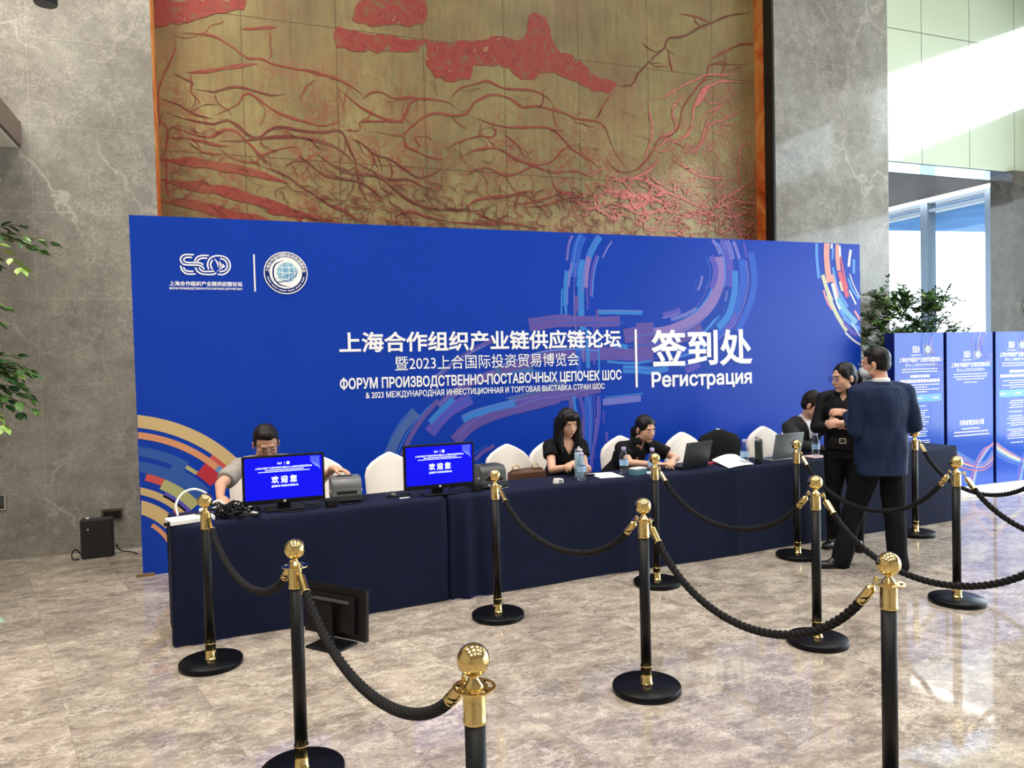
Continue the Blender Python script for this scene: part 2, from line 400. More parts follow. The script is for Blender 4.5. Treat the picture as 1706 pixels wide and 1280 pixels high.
def glyphs(text, weight=0.0):
    key = (text, weight)
    if key in GLYPHS: return GLYPHS[key]
    loops = outlines(text); order = sorted(range(len(loops)), key=lambda i: loops[i][:, 0].min()); groups = []
    for i in order:
        lo, hi = loops[i][:, 0].min(), loops[i][:, 0].max()
        if groups and lo < groups[-1][1]-.01: groups[-1][0].append(i); groups[-1][1] = max(hi, groups[-1][1])
        else: groups.append([[i], hi])
    V, F = [], []
    for ids, _ in groups:
        big = max(ids, key=lambda i: abs(area2(loops[i]))); sg = 1 if area2(loops[big]) > 0 else -1
        L = [loops[i] if sg > 0 else loops[i][::-1] for i in ids]
        if weight > 0: L = [grow(P, weight) for P in L]
        pts, eds = [], []
        for P in L:
            o = len(pts); n = len(P); pts += [Vector((float(x), float(y))) for x, y in P]; eds += [(o+k, o+(k+1) % n) for k in range(n)]
        r = delaunay_2d_cdt(pts, eds, [], 0, 1e-5)
        ov = np.array([(v.x, v.y) for v in r[0]]); tf = [f for f in r[2] if len(f) == 3]
        if not tf: continue
        c = np.array([ov[list(f)].mean(0) for f in tf]); wn = np.zeros(len(c))
        for P in L:
            A = P; B = np.roll(P, -1, 0)
            ax, ay = A[:, 0][None]-c[:, 0][:, None], A[:, 1][None]-c[:, 1][:, None]; bx, by = B[:, 0][None]-c[:, 0][:, None], B[:, 1][None]-c[:, 1][:, None]
            wn += np.arctan2(ax*by-ay*bx, ax*bx+ay*by).sum(1)
        o = len(V); V += [tuple(q) for q in ov]
        F += [[i+o for i in f] for f, q in zip(tf, wn) if q > pi]
    GLYPHS[key] = (V, F)
    return V, F
def letters(mb, text, x0, x1, z0, z1, put, mi=0, weight=0.0):
    vs_, fs = glyphs(text, weight)
    us = {i for f in fs for i in f}; X = [vs_[i][0] for i in us]; Z = [vs_[i][1] for i in us]
    ax, bx, az, bz = min(X), max(X), min(Z), max(Z)
    mb.add([put(x0+(v[0]-ax)/(bx-ax)*(x1-x0), z0+(v[1]-az)/(bz-az)*(z1-z0)) for v in vs_], fs, mi)
MURAL=[(0,0,22,[-34,515,-14,517,1,517,13,512,25,505,36,497,48,499,63,494,80,492,98,491,108,488,124,488,138,481,152,464]),
(0,0,22,[-39,518,-33,506,-38,488,-46,470,-52,451,-53,427,-45,419,-46,398,-50,376]),
(0,0,33,[31,527,47,530,66,534]),
(0,0,44,[-25,476,-1,480,20,487,46,493]),
(0,1,18,[-37,474,-25,469,-17,465]),
(0,1,27,[-16,460,1,459,11,463,19,466,32,466,47,463,59,461,72,464]),
(0,1,19,[-48,447,-32,442,-18,434,0,431]),
(0,0,22,[0,434,14,442,25,449,30,458,37,461,48,454,61,445,78,439,94,436,111,433,130,441]),
(0,0,18,[88,460,95,474,106,483]),
(0,1,32,[-47,435,-33,430,-15,427,0,426,14,431,24,425,34,417,43,415,52,421,63,428,78,428,93,426,111,426,129,430,138,416,144,398,150,382]),
(0,0,28,[-43,421,-29,416,-13,412,-1,413,10,421,22,420,32,410,38,404,46,397,57,402,73,407,86,409]),
(0,1,36,[3,409,22,410,39,413,60,417,82,419,100,417,117,414,131,407,147,392]),
(0,0,30,[-43,408,-27,409,-11,407,3,404,15,404]),
(0,0,22,[-25,406,-14,397,5,394]),
(0,0,22,[5,402,13,394,25,390,40,389,46,396]),
(0,0,106,[-54,385,-34,385,-14,385,6,382,23,381,42,377,61,372,74,369]),
(0,0,133,[-53,366,-35,362,-13,360,7,357,26,353,43,348,64,341,88,335,110,331]),
(0,0,132,[-53,344,-36,343,-16,340,5,335,25,330,46,328,64,325]),
(0,0,63,[49,338,66,337,84,333]),
(0,0,30,[-46,389,-47,364,-45,347]),
(0,1,25,[84,399,96,392,110,380,125,378,144,375]),
(0,1,23,[104,402,121,392,140,386]),
(0,1,21,[41,387,59,381,74,375,85,367,98,359,115,348,133,340,145,331]),
(0,1,18,[69,386,81,394,94,393]),
(1,0,2,[-55,545,35,558,35,549,1,539,-19,529,-55,517]),
(1,0,2,[151,561,158,585,230,595,233,572,226,559,206,553,166,549,147,551]),
(1,1,3,[130,544,126,530,131,519,165,520,220,525,228,540,196,539,149,540]),
(1,0,3,[228,540,230,510,239,499,259,497,280,503,286,518,323,522,336,516,346,507,363,508,369,519,388,520,414,515,439,505,463,504,475,516,446,523,426,539,400,548,389,560,379,584,365,592,357,584,356,566,345,555,324,557,297,549,261,542]),
(0,1,27,[475,514,496,518,506,533,518,545,534,562]),
(0,0,23,[469,505,457,491,447,472]),
(0,0,25,[89,492,102,492,118,488,134,484,147,477,156,471]),
(0,0,27,[127,478,140,467,154,457,170,450,182,447,198,446,204,457,209,467,219,473,239,474,256,472,266,464]),
(0,0,26,[154,466,166,475,178,476,190,471,212,474,219,473]),
(0,0,29,[151,441,167,443,184,445,201,445]),
(0,0,28,[151,441,152,433]),
(0,0,30,[155,429,167,432,186,430,198,430,210,441,223,452,241,459,258,458,276,461,284,474,298,483,314,487,332,484,348,475,362,479,381,477,401,474,418,468,444,468,456,462,462,449,470,432,482,417,494,409]),
(0,0,27,[254,475,269,490,288,497,304,502,322,496,343,496,362,497,379,490,390,479]),
(0,0,26,[279,460,297,455,315,451,340,451,372,454,389,450,403,439,411,430,426,423,443,414,454,402]),
(0,0,22,[297,448,293,438,307,437,312,445,302,449]),
(0,0,20,[252,420,262,426,278,433,294,438]),
(0,0,25,[257,404,272,413,288,421,315,424,328,417,341,412,360,408,380,412,391,421,400,430,420,438,432,447]),
(0,0,23,[323,441,342,427,347,415]),
(0,0,24,[203,431,202,419,215,414,229,408,249,407]),
(0,0,22,[213,429,220,418]),
(0,1,24,[139,425,155,416,166,407,185,402,197,395,216,384,231,388,244,396,249,406]),
(0,0,25,[257,400,269,390,288,398,303,400,322,393,346,400,360,406,385,401,414,404,434,398,448,396]),
(0,0,23,[382,400,385,384,396,377,416,378]),
(0,1,28,[86,399,99,388,112,380,130,377,149,375,160,369,176,356]),
(0,1,29,[102,404,119,392,135,384,154,383,172,382,189,368,206,357,225,350,250,349,281,349,302,354]),
(0,1,28,[132,430,138,414,145,398,147,382,151,366,160,350]),
(0,1,24,[147,396,163,388,182,380,206,381,218,375,238,370]),
(0,1,23,[164,407,170,391]),
(0,0,38,[271,351,284,361,302,366,326,369,346,375,359,375]),
(0,0,26,[326,364,345,361,373,368,396,375,424,374]),
(0,0,25,[345,357,370,359,393,367,422,374]),
(0,0,37,[84,338,97,334,111,331,129,328]),
(0,0,33,[118,348,136,340,145,331]),
(0,0,35,[250,335,288,334,328,336,364,331]),
(0,0,24,[181,335,205,345,227,339,250,336]),
(0,0,30,[284,347,302,340,326,336]),
(0,0,25,[450,434,470,410,495,409,517,426,536,453,563,468,571,494,586,515,610,543,614,556,662,562,682,566]),
(0,2,28,[519,502,522,483,525,461,518,439,510,422]),
(0,2,26,[519,502,541,506,568,522,594,535,610,543,650,547,666,562]),
(0,2,36,[536,434,558,451,578,462,586,482,590,502,606,520,626,535,657,538,682,539]),
(0,2,26,[527,436,555,461,563,474]),
(0,2,26,[566,436,593,444,608,465,613,478,636,487,661,499,677,506]),
(0,2,26,[597,474,605,491,629,503,633,513]),
(0,2,29,[657,409,660,449,676,459]),
(0,2,29,[554,429,573,420,592,410,615,408,643,408]),
(0,2,47,[610,364,634,382,659,396,679,411]),
(0,2,33,[630,368,642,362,678,364]),
(0,1,28,[516,544,531,557,546,571,552,583,573,588,600,603,627,616,651,626,684,634]),
(0,0,26,[552,568,553,553,557,540]),
(0,0,30,[614,563,638,576,662,588,695,594]),
(0,0,29,[570,617,596,616,615,612]),
(0,2,36,[449,403,477,398,506,400,535,389,568,378,595,370,626,368]),
(0,2,35,[448,378,477,383,501,375,516,356,530,364]),
(0,2,42,[513,407,520,385,508,366]),
(0,2,38,[448,356,480,364,501,356,542,361,579,356,606,347]),
(0,2,97,[590,499,604,520,614,530]),
(0,2,69,[449,390,480,377,512,378,557,365]),
(0,2,70,[462,366,498,365,527,376]),
(0,2,52,[576,362,606,360,610,341]),
(0,2,32,[536,427,517,410,491,399]),
(0,2,29,[629,503,609,481,597,451,577,437]),
(0,2,29,[579,517,556,493,559,467,532,453])]
SWIRL=[('L',24,[4029,2974,3986,2887,3959,2721]),
('B',80,[4145,2979,4087,2866,4057,2742,4025,2557]),
('C',55,[4339,2973,4267,2871,4208,2758]),
('P',49,[4211,2763,4177,2621,4159,2447]),
('L',16,[4479,2928,4420,2851,4369,2756]),
('V',30,[4306,2779,4262,2660,4238,2535,4220,2361]),
('C',35,[3959,2617,3942,2494,3929,2261]),
('L',14,[4015,2704,3991,2556,3975,2458]),
('C',14,[4104,2706,4087,2582,4070,2459]),
('C',55,[4146,2732,4121,2558,4109,2360,4111,2162,4128,2013]),
('M',16,[4034,2384,4045,2261,4046,2014]),
('M',25,[4068,2360,4064,2212]),
('V',14,[4173,2448,4184,2311,4182,2224]),
('C',14,[3900,2432,3886,2163]),
('C',22,[3936,2261,3940,2150]),
('M',83,[3851,2108,4123,2106,4374,2099,4552,2108]),
('M',22,[4290,2224,4288,2012]),
('C',38,[4306,2199,4547,2199,4822,2193]),
('V',52,[5073,2160,5195,2186,5287,2218]),
('L',29,[5170,2121,5347,2173,5495,2238]),
('C',57,[5423,2133,5565,2238,5678,2371,5728,2478]),
('B',77,[6087,2778,6116,2590,6080,2401,6011,2212,5895,2051,5716,1919]),
('B',65,[6220,2862,6264,2592,6227,2375,6141,2185,6023,1983]),
('P',98,[5798,2804,5810,2652,5775,2465,5676,2292,5516,2146,5329,2055,5130,1991,4950,1967]),
('M',116,[4951,2006,4803,1982,4598,1946]),
('M',77,[5561,2027,5357,1937,5128,1887,4918,1865,4712,1855]),
('M',51,[4746,2052,4952,2057]),
('M',102,[4115,1765,4395,1772,4710,1753,4945,1735]),
('C',38,[4468,1859,4639,1837]),
('C',64,[4576,1603,4735,1599,4941,1580,5122,1615]),
('C',20,[4393,1690,4679,1664,4914,1684]),
('V',54,[5687,2808,5747,2677,5729,2544,5680,2464]),
('L',32,[5714,2987,5768,2916,5814,2831]),
('V',94,[5817,2971,5894,2853,5923,2654,5903,2480]),
('L',46,[5897,2987,5944,2895,5974,2782]),
('L',34,[5985,2976,6024,2897,6063,2784]),
('V',22,[6123,2967,6161,2807]),
('L',24,[5573,2595,5555,2515,5515,2436]),
('L',18,[5894,2433,5868,2319]),
('C',61,[6003,2655,6000,2481,5965,2319,5897,2158,5766,2025]),
('V',45,[6002,2185,5944,2078,5861,1984]),
('C',20,[5785,2159,5704,2079,5615,2000]),
('B',67,[5636,1841,5431,1778,5246,1742]),
('V',53,[5334,1570,5427,1593,5522,1644]),
('M',35,[3145,1923,2970,1844,2825,1765,2711,1687,2569,1584]),
('D',61,[3567,1637,3372,1643,3166,1621]),
('M',84,[4316,1762,3988,1783,3677,1761,3448,1696,3224,1633]),
('M',98,[3533,2071,3840,2111,3996,2108]),
('M',62,[3165,1607,3005,1557,2846,1494,2703,1391,2589,1302]),
('D',70,[3902,1472,3591,1370,3304,1312]),
('M',85,[4308,1429,3978,1369,3666,1339,3437,1264]),
('D',79,[2366,1264,2251,1150,2168,1026,2094,873]),
('M',36,[2584,1364,2457,1239,2372,1134,2298,1019,2223,865]),
('V',91,[2910,1371,2717,1277,2599,1182,2492,1057]),
('C',40,[2730,1368,2591,1253,2495,1157]),
('M',92,[3634,1299,3287,1241,3012,1161,2848,1068,2739,962]),
('C',57,[3635,1341,3289,1293,2960,1225,2819,1171]),
('M',31,[3135,897,3003,833,2936,765]),
('M',35,[3969,1349,3972,1210]),
('C',23,[4005,1348,4019,1207,4063,1076]),
('V',27,[4070,1345,4114,1181,4107,911,4103,749]),
('B',72,[4166,1341,4171,1070,4154,854,4162,691]),
('V',29,[4286,1337,4288,1162,4253,957,4199,732,4183,580]),
('M',17,[4251,1110,4240,925]),
('V',14,[4338,1182,4341,1051]),
('M',24,[4107,1128,4093,804]),
('V',27,[4369,962,4373,863]),
('L',55,[4334,1269,4556,1282,4783,1295]),
('M',116,[3376,1268,3546,1303,3835,1355]),
('L',14,[4121,2013,4120,1690]),
('C',33,[4177,2025,4174,1627]),
('V',17,[4250,2162,4244,1662]),
('C',17,[4300,1937,4298,1561]),
('B',41,[4066,2001,4068,1518]),
('s',42,[7145,2991,7143,2872,7155,2702,7172,2589]),
('o',83,[7297,3008,7288,2876,7300,2705,7326,2545]),
('y',54,[7226,2629,7288,2464,7359,2327]),
('p',27,[7237,2453,7286,2327,7365,2224]),
('y',54,[7302,2396,7430,2166,7576,1975]),
('w',31,[7370,2993,7363,2935]),
('s',30,[7384,2936,7374,2810]),
('s',35,[7380,2718,7435,2489,7508,2374,7595,2259]),
('o',42,[7364,2637,7420,2466,7448,2374]),
('w',50,[7370,2534,7447,2305,7563,2108]),
('c',64,[7448,2362,7565,2212,7728,2072]),
('o',58,[7451,2989,7448,2846,7468,2685]),
('w',30,[7484,2973,7492,2824]),
('r',61,[7475,2674,7525,2536,7597,2375]),
('r',28,[7493,2847,7555,2594,7598,2468]),
('y',34,[7481,2559,7516,2444]),
('w',38,[7650,2932,7634,2850,7617,2734]),
('s',39,[7698,2823,7691,2655]),
('s',32,[7608,2595,7673,2457,7769,2353]),
('w',16,[7631,2648,7689,2515,7777,2376]),
('w',24,[7620,2456,7723,2288]),
('p',32,[7699,2213,7781,2107]),
('s',50,[7476,2224,7593,2096,7772,1990]),
('v',38,[7533,2073,7651,1968,7725,1921]),
('w',18,[7652,2073,7778,1908]),
('w',25,[7553,1957,7679,1863,7784,1809])]
# ------------------------------------------------------------------ the room
YW = 8.18                                     # marble wall plane
M_wall = marble_wall('grey_marble'); M_floor = floor_marble(); M_mural = mural_metal()
M_copper = None
g = NT('copper_reveal'); cn = g.noise(g.mapping(g.co(), scale=(1, 1, .9)), 1.7, 5, .6, 1.2)
g.l(g.ramp(cn.outputs[0], [(.3, C(150, 60, 24)), (.45, C(216, 104, 44)), (.58, C(232, 150, 78)), (.75, C(240, 178, 110))]), g.b.inputs['Base Color'])
g.b.inputs['Roughness'].default_value = .4; g.b.inputs['Metallic'].default_value = .1; M_copper = g.m
M_dark = mat('dark_bronze_trim', C(34, 31, 30), .4, .3)
M_plaster = mat('warm_plaster', C(196, 190, 180), .8, nz=.04, nscale=2)
M_ceil = mat('white_ceiling', C(228, 226, 220), .85, nz=.02, nscale=2)
M_fascia = None
g = NT('green_white_glass_panel'); v = g.co(); sx = g.n('ShaderNodeSeparateXYZ'); g.l(v, sx.inputs[0])
jx = g.math('ABSOLUTE', g.math('SUBTRACT', g.math('FRACT', g.math('DIVIDE', g.math('SUBTRACT', sx.outputs[0], 9.0035), .945)), .5))
jz = g.math('ABSOLUTE', g.math('SUBTRACT', g.math('FRACT', g.math('DIVIDE', g.math('SUBTRACT', sx.outputs[2], 5.25), 2.0)), .5))
j = g.math('MAXIMUM', g.math('LESS_THAN', jx, .006), g.math('LESS_THAN', jz, .003))
fb = g.ramp(g.noise(v, .7, 2).outputs[0], [(.3, C(196, 212, 184)), (.7, C(208, 222, 198))])
g.l(g.mix(j, fb, C(96, 106, 96)), g.b.inputs['Base Color']); g.b.inputs['Roughness'].default_value = .35
g.b.inputs['Coat Weight'].default_value = .2; g.b.inputs['Coat Roughness'].default_value = .05; M_fascia = g.m
M_frame = mat('grey_blue_window_frame', C(112, 128, 146), .4, .4)
M_glass = glass_mat('window_glass', (.93, .97, .98, 1), .05)
M_soffit = mat('brown_soffit_panel', C(44, 35, 33), .6, spec=.15, nz=.08, nscale=1.5)
M_mirror = mat('mirror_strip', C(150, 178, 214), .05, 1.0)
M_led = emit_mat('white_light_strip', (1, .97, .92), 6.0)
M_darkmarble = marble_wall('dark_column_marble', 0, .42)
M_sill = mat('white_stone', C(232, 230, 224), .3, nz=.03, nscale=3)

b = MB(); b.quad((-6, -8, 0), (11.95, -8, 0), (11.95, 13, 0), (-6, 13, 0))
struct(b.build('floor', M_floor))
b = MB(); b.box((-6.2, -8.2, 9.0), (12.2, 13.2, 9.2)); struct(b.build('ceiling', M_ceil))
# ceiling light housings around each panel lamp
for lx in (-3.2, 1.0, 5.2, 9.4):
    for ly in (-3.5, 1.2, 5.6):
        t_ = MB()
        for a, c_ in (((-.82, -.82), (.82, -.76)), ((-.82, .76), (.82, .82)), ((-.82, -.76), (-.76, .76)), ((.76, -.76), (.82, .76))):
            t_.box((lx+a[0], ly+a[1], 8.88), (lx+c_[0], ly+c_[1], 9.0))
        struct(t_.build('trim_ceiling_light', M_plaster))
# marble wall with the mural recess
MX0, MX1, MD = -0.54, 6.874, .37
for nm, lo, hi in (('wall_back_left', (-6, YW, 0), (MX0, YW+.6, 9)), ('wall_back_right', (MX1, YW, 0), (8.835, YW+.6, 9)), ('wall_back_below', (MX0, YW, 0), (MX1, YW+.6, .59)), ('wall_back_above', (MX0, YW, 8.21), (MX1, YW+.6, 9))):
    struct(MB().box(lo, hi).build(nm, M_wall))
b = MB(); b.box((-6.2, -8.2, 0), (-6, 13, 9)); struct(b.build('wall_left', M_plaster))
b = MB(); b.box((-6.2, -8.2, 0), (12.2, -8, 9)); struct(b.build('wall_front', M_plaster))
b = MB(); b.box((8.835, 13, 0), (12.2, 13.2, 9)); struct(b.build('wall_rear', M_plaster))
b = MB(); b.box((-6, 6.2, 3.8), (-1.655, YW, 4.02)); struct(b.build('ceiling_canopy_left', mat('canopy_brown', C(112, 96, 84), .5)))
b = MB(); b.box((-5.9, 6.3, 3.785), (-1.69, YW-.01, 3.799)); struct(b.build('trim_canopy_underside', M_ceil))
# glazed fascia above the side lobby, with soffit behind
b = MB(); b.box((8.835, YW, 4.4), (11.9, YW+.1, 9)); struct(b.build('wall_fascia', M_fascia))
b = MB(); b.box((8.835, YW+.001, 4.385), (11.6, YW+.46, 4.4)); struct(b.build('trim_mirror_soffit', M_mirror))
b = MB(); b.box((8.835, YW+.46, 4.38), (11.6, 13, 4.4)); struct(b.build('ceiling_soffit', M_soffit))
b = MB(); b.box((11.6, YW+.1, 4.37), (11.86, 13, 4.4)); struct(b.build('trim_light_strip', M_led))
b = MB(); b.box((11.2, 8.1, 0), (12.1, 8.45, 4.4)); struct(b.build('wall_column', M_darkmarble))
# side wall with lower glazing and clerestory
b = MB()
b.box((11.9, -8, 4.32), (12.15, 8.3, 5.44)); b.box((11.9, 8.3, 4.45), (12.15, 13, 9)); b.box((11.9, -8, 6.65), (12.15, 4.75, 9)); b.box((11.9, 4.75, 6.9), (12.15, 8.3, 9))
b.box((11.9, -8, 5.44), (12.15, 1.7, 6.65)); b.box((11.9, 3.95, 5.44), (12.15, 4.75, 6.65)); b.box((11.9, 8.05, 5.44), (12.15, 8.3, 6.65))
b.box((11.9, -8, 0), (12.15, -7, 4.32))
struct(b.build('wall_right', M_plaster))
def glazing(name, y0, y1, z0, z1, ys, transom=None):
    f = MB(); x0, x1 = 11.92, 12.08
    f.box((x0, y0, z0), (x1, y1, z0+.08)); f.box((x0, y0, z1-.1), (x1, y1, z1))
    for y in ys: f.box((x0-.02, y-.075, z0), (x1+.02, y+.075, z1))
    if transom: f.box((x0, y0, transom-.03), (x1, y1, transom+.03))
    fr = f.build(name, M_frame); struct(fr)
    p = MB(); p.quad((12.0, y0, z0), (12.0, y1, z0), (12.0, y1, z1), (12.0, y0, z1)); o = p.build('pane', M_glass, fr)
glazing('window_1', 8.45, 13.0, .05, 4.45, (9.0, 10.25, 11.5, 12.75), 4.22)
glazing('window_2', -7.0, 8.1, .05, 4.32, [(-7+1.25*k) for k in range(1, 12)], 4.15)
glazing('window_3', 1.7, 3.95, 5.44, 6.65, ())
glazing('window_4', 4.75, 8.05, 5.44, 6.9, ())
# low white stone step under the sign boards
b = MB(); b.box((7.02, 6.475, 0), (8.95, 7.35, .068)); b.box((8.956, 6.475, 0), (11.15, 7.35, .068)); struct(b.build('trim_stone_step', M_sill))
# copper lined reveal and mural
b = MB()
b.box((MX1-.012, YW+.16, .6), (MX1, YW+MD, 8.2)); b.box((MX0, YW+.02, .6), (MX0+.012, YW+MD, 8.2))
struct(b.build('trim_copper_reveal', M_copper))
b = MB(); b.box((MX1-.03, YW-.004, .6), (MX1+.004, YW+.16, 8.2)); struct(b.build('trim_dark_edge', M_dark))
mu = thing('mural', 'large etched bronze mural of red branching lines in the wall recess', 'mural', (0, YW+MD, 0))
b = MB(); b.box((MX0+.012, 0, .6), (MX1-.012, .2, 8.2)); b.build('metal_panel', M_mural, mu)
def etch(name, c0, c1):
    g = NT(name); n = g.noise(g.co(), 26, 5, .7); n2 = g.noise(g.co(), 2.2, 3)
    c = g.ramp(n.outputs[0], [(.3, c0), (.68, c1)])
    c = g.mix(g.ramp(n2.outputs[0], [(.45, (0, 0, 0)), (.75, (.35, .35, .35))]), c, C(140, 118, 78))
    g.l(c, g.b.inputs['Base Color']); g.b.inputs['Roughness'].default_value = .5; g.b.inputs['Metallic'].default_value = .1; return g.m
ET = [etch('red_etching', C(116, 38, 30), C(150, 66, 50)), etch('brown_red_etching', C(86, 34, 28), C(120, 54, 42)), etch('pink_etching', C(164, 74, 70), C(206, 124, 114))]
g = NT('mottled_red_etching'); n = g.noise(g.vadd(g.co(), g.noise(g.co(), 6, 4).outputs[1], .25), 11, 7, .7)
g.l(g.ramp(n.outputs[0], [(.36, C(120, 96, 62)), (.44, C(136, 58, 44)), (.52, C(150, 52, 42)), (.6, C(112, 38, 32)), (.66, C(164, 112, 80))]), g.b.inputs['Base Color']); g.b.inputs['Roughness'].default_value = .5
ET.append(g.m)
rnd = random.Random(4)
b = MB(); lay = 0
for kind, ci, wmm, pts in MURAL:
    P = [Vector((pts[k]/100, pts[k+1]/100)) for k in range(0, len(pts), 2)]; lay += 1; off = -.003-lay*.00006
    if kind == 1:
        Q = []
        for k in range(len(P)):
            a, c = P[k], P[(k+1) % len(P)]; n = max(2, int((c-a).length/.06))
            for i in range(n): Q.append(a.lerp(c, i/n) + Vector((rnd.uniform(-.022, .022), rnd.uniform(-.022, .022))))
        b.add([(max(MX0+.02, min(MX1-.02, q.x)), off, q.y) for q in Q], [tuple(range(len(Q)))], 3)
    else:
        S = smoothpath(P, .05); wm = wmm/1000*.85
        S = [Vector((max(MX0+.02, min(MX1-.02, q.x)), q.y)) for q in S]
        ribbon(b, S, wm, lambda x, z: (x, off, z), ci, .30 if wm < .06 else .16, rnd, True)
        if wm < .06:                       # fine side twigs branching from the line
            for _ in range(max(1, len(S)//16)):
                k = rnd.randrange(len(S)); q = S[k]; a = rnd.uniform(-2.6, .6); tw = [q]
                for _2 in range(rnd.randint(3, 6)):
                    a += rnd.uniform(-.6, .6); q = q+Vector((cos(a), sin(a)))*.06; tw.append(Vector((max(MX0+.02, min(MX1-.02, q.x)), q.y)))
                ribbon(b, smoothpath(tw, .04), wm*.45, lambda x, z: (x, off, z), ci, .3, rnd, True)
def burst(n, x0, x1, z0, z1, ci, seed, big=.03):
    r2 = random.Random(seed)
    for _ in range(n):
        q = Vector((r2.uniform(x0, x1), r2.uniform(z0, z1))); a = r2.uniform(0, 6.3); tw = [q]
        for _2 in range(r2.randint(3, 8)):
            a += r2.uniform(-1.0, 1.0); q = q+Vector((cos(a), sin(a)*.75))*r2.uniform(.03, .07); tw.append(Vector((max(MX0+.02, min(MX1-.02, q.x)), q.y)))
        ribbon(b, smoothpath(tw, .03), r2.uniform(.004, big*.6), lambda x, z: (x, -.0125-.00001*_, z), ci, .3, r2, True)
burst(190, 4.3, 6.85, 3.3, 4.0, 2, 1); burst(70, 5.6, 6.85, 3.6, 4.9, 2, 12, .014); burst(90, 5.2, 6.85, 3.2, 3.75, 0, 2); burst(230, 1.0, 5.0, 3.1, 3.75, 1, 3, .022); burst(120, 1.0, 5.0, 3.1, 3.7, 0, 13, .02); burst(60, -.5, 1.6, 3.2, 4.2, 1, 5, .02)
burst(60, 5.0, 6.8, 3.9, 5.3, 2, 7, .012); burst(40, 2.0, 5.0, 3.9, 4.9, 1, 8, .012)
b.build('red_branch_relief', ET, mu)
# outside: canopy, pavement, trees, unseen block added to keep out low sun
b = MB(); b.prism([(12.2, 7.0), (17.6, 12.1), (13.2, 12.75), (12.2, 13.5)], 4.36, 4.6, axis='z'); struct(b.build('ceiling_entrance_canopy', mat('blue_canopy_soffit', C(92, 128, 176), .9, spec=0, nz=.2, nscale=1.2)))
b = MB(); b.quad((12.1, -30, -.05), (60, -30, -.05), (60, 60, -.05), (12.1, 60, -.05)); struct(b.build('ground_outside', mat('pale_paving', C(206, 204, 198), .7, nz=.05, nscale=1)))
b = MB(); b.box((22, -24, 0), (32, 5, 8.9)); o = b.build('building', mat('pale_facade', C(214, 216, 216), .8, nz=.06, nscale=.5)); tag(o, 'unseen pale block added outside the glazed side wall to stop low sun', 'building')  # added out of view, shades the lower glazing from the sun
# ------------------------------------------------------------------ printed backdrop
def pmat(name, rgb, rough=.38): return mat(name, C(*rgb), rough, spec=.22, nz=.03, nscale=1.5)
M_blue = pmat('print_blue', (8, 60, 174), .36)
M_white = pmat('print_white', (252, 254, 255))
PC = {'L': (112, 118, 200), 'C': (58, 128, 210), 'P': (138, 118, 186), 'V': (88, 84, 184), 'B': (44, 92, 198), 'M': (98, 84, 164), 'D': (74, 104, 168),
      's': (92, 150, 232), 'o': (222, 158, 150), 'y': (206, 208, 178), 'p': (222, 150, 170), 'w': (216, 218, 226), 'c': (116, 178, 214), 'r': (206, 96, 116), 'v': (104, 84, 190),
      'tan': (206, 180, 130), 'red': (206, 84, 84), 'olive': (176, 176, 122), 'steel': (52, 92, 170), 'orange': (214, 150, 108), 'crim': (186, 52, 66), 'sky': (110, 150, 200), 'ring': (14, 40, 110), 'globe': (150, 196, 222), 'grey': (120, 140, 170)}
PK = list(PC); PM = [M_blue, M_white] + [pmat('print_tone_'+k if len(k) > 1 else 'print_tone_'+{'L': 'lavender', 'C': 'azure', 'P': 'lilac', 'V': 'violet', 'B': 'cobalt', 'M': 'mauve', 'D': 'slate', 's': 'light_blue', 'o': 'peach', 'y': 'cream', 'p': 'rose', 'w': 'pale', 'c': 'aqua', 'r': 'coral', 'v': 'purple'}[k], PC[k]) for k in PK]
def PI(k): return 2+PK.index(k)
BX0, BY, BW, BH = -0.679, 7.011, 7.79, 3.0
def arc(mb, cx, cz, ra, rb, a0, a1, put, mi, clip=None):
    n = max(4, int(abs(a1-a0)*max(ra, rb)/.03)); vs_ = []
    for i in range(n+1):
        a = radians(a0)+(radians(a1)-radians(a0))*i/n
        for r in (ra, rb):
            x, z = cx+r*cos(a), cz+r*sin(a)
            if clip: x = min(max(x, clip[0]), clip[1]); z = min(max(z, clip[2]), clip[3])
            vs_.append(put(x, z))
    mb.add(vs_, [(2*i, 2*i+1, 2*i+3, 2*i+2) for i in range(n)], mi)
def emblem_chain(mb, put, x0, x1, z0, z1, wh=1):
    """three interlocked double-line loops with a sail, drawn in a 530 x 215 frame."""
    kx, kz = (x1-x0)/530, (z1-z0)/215
    def P(x, y): return Vector((x0+(x-238)*kx, z1-(y-147)*kz))
    S = [[(385, 155), (300, 155), (262, 172), (245, 207), (262, 245), (300, 260), (430, 262), (470, 280), (484, 303)], [(365, 184), (305, 184), (280, 207), (305, 234), (440, 237), (478, 256)],
         [(246, 268), (258, 315), (305, 352), (395, 352)], [(275, 285), (288, 312), (320, 325), (375, 325)],
         [(540, 160), (470, 160), (415, 180), (390, 222)], [(520, 188), (470, 188), (432, 204), (418, 224)], [(395, 285), (420, 330), (475, 353), (580, 353), (608, 336)], [(432, 285), (452, 312), (490, 325), (590, 320)],
         [(532, 302), (522, 250), (545, 195), (600, 163), (680, 163), (735, 192), (760, 255), (738, 315), (685, 352), (625, 352)], [(572, 302), (552, 255), (575, 205)], [(655, 186), (705, 205), (730, 258), (705, 308), (645, 326)]]
    for s_ in S: ribbon(mb, smoothpath([P(*q) for q in s_], (x1-x0)*.03), 15*kz, put, wh)
    for pl in ([(588, 182), (625, 215), (638, 240), (632, 285), (618, 235)], [(642, 208), (672, 245), (640, 295), (650, 250)], [(682, 240), (708, 270), (605, 330), (660, 285)]):
        mb.add([put(*P(*q)) for q in pl], [tuple(range(len(pl)))], wh)
